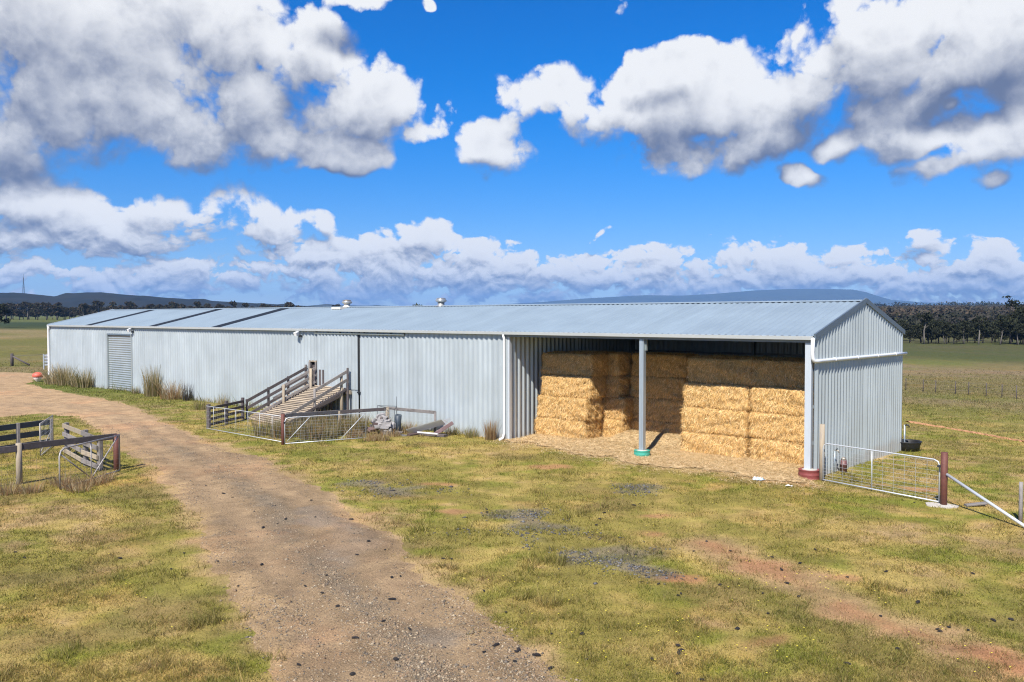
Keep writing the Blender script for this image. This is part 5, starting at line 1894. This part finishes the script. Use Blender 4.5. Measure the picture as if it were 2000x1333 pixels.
# ================================================================== trees
def tree_proto(seed, h, crown_w, bare=0.35, leaf=0.34, dens=1.0, tint=((0.030, 0.036, 0.016), (0.045, 0.05, 0.022), (0.02, 0.024, 0.012)), flat=0.75):
    r_ = np.random.default_rng(seed)
    rnd = random.Random(seed)
    tb = MB()
    clumps = []
    base_r = h * .022 + .06
    top = Vector((rnd.uniform(-.06, .06) * h, rnd.uniform(-.06, .06) * h, h * .82))
    bend = Vector((rnd.uniform(-.05, .05) * h, rnd.uniform(-.05, .05) * h, h * .4))
    tb.tube([Vector((0, 0, -.3)), bend * .5, bend, (bend + top) / 2 + Vector((rnd.uniform(-.3, .3), rnd.uniform(-.3, .3), 0)), top], base_r, 7, base_r * .25)
    clumps.append((top, crown_w * .26))
    nl = rnd.randint(5, 8)
    for i in range(nl):
        t = bare + (.92 - bare) * (i + rnd.random() * .6) / nl
        s0 = bend + (top - bend) * max(0, (t - .48) / .52) if t > .48 else bend * (t / .48)
        a = i * 2.4 + rnd.uniform(-.5, .5)
        L = crown_w * .5 * rnd.uniform(.6, 1.05) * (1.1 - .55 * t)
        e = s0 + Vector((math.cos(a) * L, math.sin(a) * L, h * rnd.uniform(.06, .2)))
        m = (s0 + e) / 2 + Vector((0, 0, h * .02))
        tb.tube([s0, m, e], base_r * .42, 5, base_r * .12)
        clumps.append((e, crown_w * rnd.uniform(.16, .27)))
        if rnd.random() < .7:
            clumps.append((m + Vector((rnd.uniform(-.6, .6), rnd.uniform(-.6, .6), h * .07)), crown_w * rnd.uniform(.12, .2)))
    P = []; T = []
    ta = np.array(tint)
    for (c, rr) in clumps:
        n = int(85 * dens * max(.5, (rr / (crown_w * .2)) ** 2))
        v = r_.normal(size=(n, 3))
        v /= np.linalg.norm(v, axis=1, keepdims=True)
        v *= (rr * r_.random((n, 1)) ** .45) * (1 + .3 * r_.normal(size=(n, 1)) * .5)
        v[:, 2] *= flat
        P.append(v + np.array(c))
        T.append(ta[r_.integers(0, len(ta), n)] * r_.uniform(.6, 1.4, (n, 1)) * r_.uniform(.75, 1.25))
    P = np.concatenate(P); T = np.concatenate(T)
    n = len(P)
    a_ = r_.normal(size=(n, 3)); b_ = r_.normal(size=(n, 3))
    a_ /= np.linalg.norm(a_, axis=1, keepdims=True)
    b_ -= (a_ * b_).sum(1, keepdims=True) * a_
    b_ /= np.linalg.norm(b_, axis=1, keepdims=True)
    s1 = leaf * r_.uniform(.6, 1.3, (n, 1)); s2 = s1 * r_.uniform(.35, .7, (n, 1))
    V = np.stack([P - a_ * s1, P - b_ * s2, P + a_ * s1, P + b_ * s2], 1).reshape(-1, 3)
    F = np.arange(4 * n).reshape(n, 4)
    co = mesh_np('crown', V, F, M['leaf'], tint=np.repeat(T, 4, axis=0), link=False)
    cm = co.data
    bpy.data.objects.remove(co)
    return tb, cm


def proto_meshes(*a, bark='bark_dark', **k):
    tb, cm = tree_proto(*a, **k)
    o = tb.build('trunk', M[bark], None)
    tm = o.data
    bpy.data.objects.remove(o)
    return tm, cm


def plant(name, pm, loc, label, group=None, s=1.0, rz=0.0, sz=1.0):
    root = thing(name, label, 'tree', loc, group)
    root.rotation_euler = (0, 0, rz)
    root.scale = (s, s, s * sz)
    for nm, me in zip(('trunk', 'crown'), pm):
        c = bpy.data.objects.new(nm, me)
        COL.objects.link(c)
        c.parent = root
    return root


DARKT = ((0.022, 0.026, 0.012), (0.034, 0.036, 0.016), (0.014, 0.017, 0.009))  # cloud shadow over the wood is put into these dark leaf tints
BROWNT = ((0.06, 0.045, 0.026), (0.045, 0.042, 0.02), (0.08, 0.055, 0.032), (0.03, 0.032, 0.016))
PR = [proto_meshes(50 + i, 8.5 + i * .7, 6.0 + .5 * (i % 3), tint=DARKT, leaf=.42, dens=1.1, bare=.22) for i in range(4)]
PRP = [proto_meshes(70 + i, 10.5, 5.0, bare=.5, tint=DARKT, leaf=.38, dens=.55, bark='bark') for i in range(2)]
PL = [proto_meshes(90 + i, 14.0 + i, 9.5, tint=BROWNT, leaf=.75, dens=.8, bare=.2, bark='bark') for i in range(4)]
PT = proto_meshes(120, 19.0, 8.0, bare=.6, tint=DARKT, leaf=.5, dens=.32, flat=.45)
PB = proto_meshes(131, 12.0, 15.0, bare=.1, tint=((.05, .055, .022), (.08, .078, .03), (.035, .04, .018)), leaf=.9, dens=1.2)

rt_ = random.Random(5)
for row in range(3):
    n = 26
    for i in range(n):
        x = 1640 + (2080 - 1640) * (i + rt_.uniform(-.3, .3)) / (n - 1)
        d = (238, 252, 272)[row] + rt_.uniform(-6, 6) - 8 * math.sin(i * .7)
        p = terr_pt(x, d)
        plant('gum_tree', PR[(i * 3 + row) % 4], p, 'dark dense gum tree in the wood along the paddock beyond the gable', 'dark gums in the wood beyond the gable', rt_.choice((.42, .5, .58, .66, .8)) * rt_.uniform(.9, 1.1), rt_.uniform(0, 6.28))
for i, (x, d, s_) in enumerate([(1806, 230, .8), (1846, 231, .42), (1912, 229, .7), (1954, 227, .6), (1884, 233, .45), (1990, 230, .5)]):
    plant('gum_tree', PRP[i % 2], terr_pt(x, d), 'thin gum with a bare pale trunk in front of the dark wood', 'pale trunked gums before the dark wood', s_, i * 1.3)
plant('gum_tree', PT, terr_pt(1976, 262), 'tall open crowned gum rising clear above the dark wood beyond the gable', None, .72, .4)
plant('gum_tree', PR[1], terr_pt(1999, 240), 'bulky dark gum beside the tall open crowned one at the wood end', None, 1.1, 2.0)

for row in range(3):
    n = 44
    for i in range(n):
        x = -160 + (560 + 160) * (i + rt_.uniform(-.35, .35)) / (n - 1)
        d = (690, 730, 780)[row] + rt_.uniform(-15, 15)
        p = terr_pt(x, d)
        plant('gum_tree', PL[(i * 3 + row) % 4], p, 'brown green gum in the far wood past the end of the shed', 'gums in the far wood past the shed end', rt_.uniform(.68, 1.0), rt_.uniform(0, 6.28), rt_.uniform(.8, 1.05))
p = terr_pt(-4, 330)
plant('shrub_tree', PR[2], p, 'lone dark tree on the dark green strip of the far paddock', None, .9, 1.0)
for i, (x, d, s_, pm, lab) in enumerate([(814, 620, 1.0, PB, 'broad pale olive tree showing over the roof between the two ventilators'), (728, 700, .8, PL[0], 'small dark tree over the roof right of the cream ventilator'),
                                      (795, 640, .62, PL[1], 'small dark tree close beside the broad olive one over the roof'), (838, 640, .6, PL[2], 'small dark tree over the roof before the plain metal ventilator'),
                                      (886, 640, .62, PL[3], 'small dark tree over the roof just past the plain metal ventilator'), (902, 650, .6, PL[0], 'dark tree at the end of the row over the roof'),
                                      (567, 640, .95, PL[1], 'spreading dark tree over the roof left of the cream ventilator'), (585, 650, .75, PL[2], 'rounded dark tree over the roof beside the spreading one'),
                                      (656, 660, .8, PL[3], 'dark tree half behind the cream ventilator')]):
    plant('gum_tree', pm, terr_pt(x, d), lab, None, s_, i * .9)


# far scrub that reads as one mass
def woodland():
    V = []; T = []
    r_ = np.random.default_rng(77)

    def patch(n, x0, x1, d0, d1, cols, size, leaf, clear=None):
        xs_ = r_.uniform(x0, x1, n)
        ds = np.sqrt(r_.uniform(d0 * d0, d1 * d1, n))
        v = np.array([[*pray(x, 620)] for x in xs_]); v[:, 2] = 0
        v /= np.linalg.norm(v, axis=1, keepdims=True)
        px_, py_ = CX + v[:, 0] * ds, CY + v[:, 1] * ds
        if clear is not None:
            ok = ~clear(xs_, ds)
            px_, py_, ds = px_[ok], py_[ok], ds[ok]
        m = len(px_)
        z = terrain(px_, py_)
        sz = size * r_.uniform(.6, 1.4, m)
        cl = np.array(cols)[r_.integers(0, len(cols), m)]
        k = 26
        o = r_.normal(size=(m, k, 3)); o /= np.linalg.norm(o, axis=2, keepdims=True)
        o *= r_.random((m, k, 1)) ** .4
        c = np.stack([px_, py_, z + sz * .75], -1)[:, None] + o * np.stack([sz * .62, sz * .62, sz * .5], -1)[:, None]
        c = c.reshape(-1, 3)
        t = (cl[:, None] * r_.uniform(.8, 1.2, (m, k, 1))).reshape(-1, 3)
        a_ = r_.normal(size=c.shape); a_ /= np.linalg.norm(a_, axis=1, keepdims=True)
        b_ = r_.normal(size=c.shape); b_ -= (a_ * b_).sum(1, keepdims=True) * a_; b_ /= np.linalg.norm(b_, axis=1, keepdims=True)
        s1 = leaf * r_.uniform(.6, 1.3, (len(c), 1)); s2 = s1 * .6
        V.append(np.stack([c - a_ * s1, c - b_ * s2, c + a_ * s1, c + b_ * s2], 1).reshape(-1, 3))
        T.append(np.repeat(t, 4, axis=0))
    scrub = [(.078, .056, .034), (.068, .054, .032), (.085, .060, .036), (.050, .046, .028), (.068, .056, .034), (.058, .050, .034)]
    patch(900, 1560, 2120, 300, 540, [(.030, .031, .018), (.040, .036, .024), (.024, .026, .016), (.045, .038, .03)], 4.4, .8, lambda x, d: (np.abs(x - 1772) < 36) & (d > 395))
    patch(5200, 1500, 2150, 560, 1650, scrub, 5.2, 1.25)
    patch(500, 300, 1100, 1250, 1650, [(.03, .032, .022), (.05, .045, .03), (.04, .04, .025)], 9, 1.8)
    patch(300, 1500, 2150, 1600, 1700, [(.03, .035, .025), (.045, .045, .03)], 10, 1.8)
    patch(700, -250, 620, 820, 1500, BROWNT, 7, 1.5)
    Vn = np.concatenate(V); Tn = np.concatenate(T)
    o = mesh_np('woodland', Vn, np.arange(len(Vn)).reshape(-1, 4), M['leaf'], tint=Tn)
    o['kind'] = 'stuff'


woodland()


# ================================================================== hills
def ridge(name, prof, D, depth, tint, nz=0.0, seed=0, bumps=0.0, mat='hill'):
    """a real ridge: crest at distance D following prof [(column, row)], sloping down in front and behind"""
    px_ = np.array([p[0] for p in prof], float); py_ = np.array([p[1] for p in prof], float)
    n = 260
    cols = np.linspace(px_[0], px_[-1], n)
    rows = np.interp(cols, px_, py_)
    dirs = np.array([[*pray(x, 620)] for x in cols]); dirs[:, 2] = 0
    ln = np.linalg.norm(dirs, axis=1)
    dirs /= ln[:, None]
    hgt = np.maximum(CZ + (620 - rows) / FPX * D / np.maximum(ln, .5) * 1.0, 2.0)
    prof_t = np.linspace(-1, 1, 41)
    V = []; T = []
    for t in prof_t:
        dd = D + t * depth
        x = CX + dirs[:, 0] * dd; y = CY + dirs[:, 1] * dd
        fall = (1 - abs(t)) ** .8
        rough = (fbm(x, y, depth * .22, 5, seed) - .5) * nz
        z = -3 + (hgt + 3) * np.clip(fall * (1 + rough * (1 - fall)), 0, 1.02)
        if bumps: z = z + bumps * np.maximum(0, fbm(x, y, 55, 3, seed + 3) - .5) * 2 * (fall > .2)
        V.append(np.stack([x, y, z], -1))
        c = lerp(np.broadcast_to(np.array(tint[0]), (n, 3)), np.array(tint[1]), sstep(.42, .62, fbm(x, y, depth * .16, 5, seed + 9)))
        T.append(c)
    V = np.concatenate(V); T = np.concatenate(T)
    k = len(prof_t)
    ii = np.arange(k * n).reshape(k, n)
    Q = np.stack([ii[:-1, :-1], ii[:-1, 1:], ii[1:, 1:], ii[1:, :-1]], -1).reshape(-1, 4)
    o = mesh_np(name, V, Q, M[mat], tint=T, smooth=True)
    o['kind'] = 'structure'
    return o


ridge('hill', [(-500, 585), (-200, 578), (-60, 574), (20, 573), (45, 573.5), (75, 576), (108, 580), (128, 575), (170, 571.5), (200, 572), (245, 576), (300, 580), (350, 584), (430, 589), (520, 594), (600, 598), (680, 603)], 2200, 560, ((0.009, 0.012, 0.012), (0.016, 0.017, 0.014)), .6, 3, 6.0)  # cloud shade lying on this hill is painted in as a darker tint
ridge('hill', [(400, 600), (600, 598), (640, 594), (665, 597), (800, 598), (1000, 597), (1200, 599)], 5200, 1200, ((0.03, 0.036, 0.024), (0.04, 0.04, 0.026)), .5, 13, 5.0)
ridge('mountain', [(900, 599), (1050, 591), (1150, 583), (1260, 577), (1330, 578), (1400, 574), (1470, 568), (1540, 565), (1610, 565), (1665, 566), (1690, 571), (1715, 579), (1740, 586), (1800, 591), (1950, 594), (2150, 598)], 11000, 1900, ((0.03, 0.036, 0.028), (0.04, 0.045, 0.035)), .8, 23)

# lattice mast on the hill
p = terr_pt(47, 2190)
zb = CZ + (620 - 574) / FPX * 2190
root = thing('radio_mast', 'thin lattice radio mast on the crest of the dark hill', 'mast', (p.x, p.y, zb))
mh = 37.0
b = MB()
for s1, s2 in ((-1, -1), (1, -1), (1, 1), (-1, 1)):
    b.tube([(p.x + s1 * 1.7, p.y + s2 * 1.7, zb - 8), (p.x + s1 * .3, p.y + s2 * .3, zb + mh * .75)], .28, 4)
b.tube([(p.x, p.y, zb + mh * .7), (p.x, p.y, zb + mh)], .25, 4)
b.build('legs', M['dark_metal'], root)
b = MB()
for i in range(9):
    t = i / 9; z = zb + mh * .75 * t
    q = 1.7 - 1.4 * t
    b.tube([(p.x - q, p.y - q, z), (p.x + q, p.y + q, z + 3)], .13, 4)
    b.tube([(p.x + q, p.y - q, z), (p.x - q, p.y + q, z + 3)], .13, 4)
b.build('bracing', M['dark_metal'], root)

# orange clay bank beyond the gable
pa = [terr_pt(1775, 50.5), terr_pt(1850, 48.6), terr_pt(1930, 46.5), terr_pt(2020, 44.2), terr_pt(2150, 41.5)]
gb = MB()
V = []; T = []
for i in range(60):
    t = i / 59 * (len(pa) - 1)
    k = min(int(t), len(pa) - 2)
    q = lerpv(pa[k], pa[k + 1], t - k)
    for j, (o_, h_) in enumerate(((-.42, -.02), (-.15, .07), (.12, .08), (.38, -.02))):
        x, y = q.x + o_ * FWD[0] + random.uniform(-.03, .03), q.y + o_ * FWD[1] + random.uniform(-.03, .03)
        V.append((x, y, tz(x, y) + h_ * random.uniform(.6, 1.2)))
F = [(i * 4 + j, (i + 1) * 4 + j, (i + 1) * 4 + j + 1, i * 4 + j + 1) for i in range(59) for j in range(3)]
o = MB().add(V, F).build('clay_bank', pbr('orange_clay', (0.40, 0.205, 0.10), .95, 0, 3.0, .3, .4), None)
o['kind'] = 'structure'

# ================================================================== air
hz = MB().box((-13400, -13400, -8), (13400, 13400, 480)).build('haze', pbr('x_tmp', (1, 1, 1)), None)
hz['kind'] = 'stuff'
hm = bpy.data.materials.new('pale_blue_air')
hm.use_nodes = True
ht = NT(hm.node_tree)
ht.n.clear()
ho = ht.new('ShaderNodeOutputMaterial')
hv = ht.new('ShaderNodeVolumePrincipled')
hv.inputs['Color'].default_value = (0.28, 0.56, 1.0, 1)
hv.inputs['Density'].default_value = 0.000072
hv.inputs['Anisotropy'].default_value = 0.0
ht.l.new(hv.outputs[0], ho.inputs['Volume'])
hz.data.materials.clear()
hz.data.materials.append(hm)
bpy.data.materials.remove(bpy.data.materials['x_tmp'])
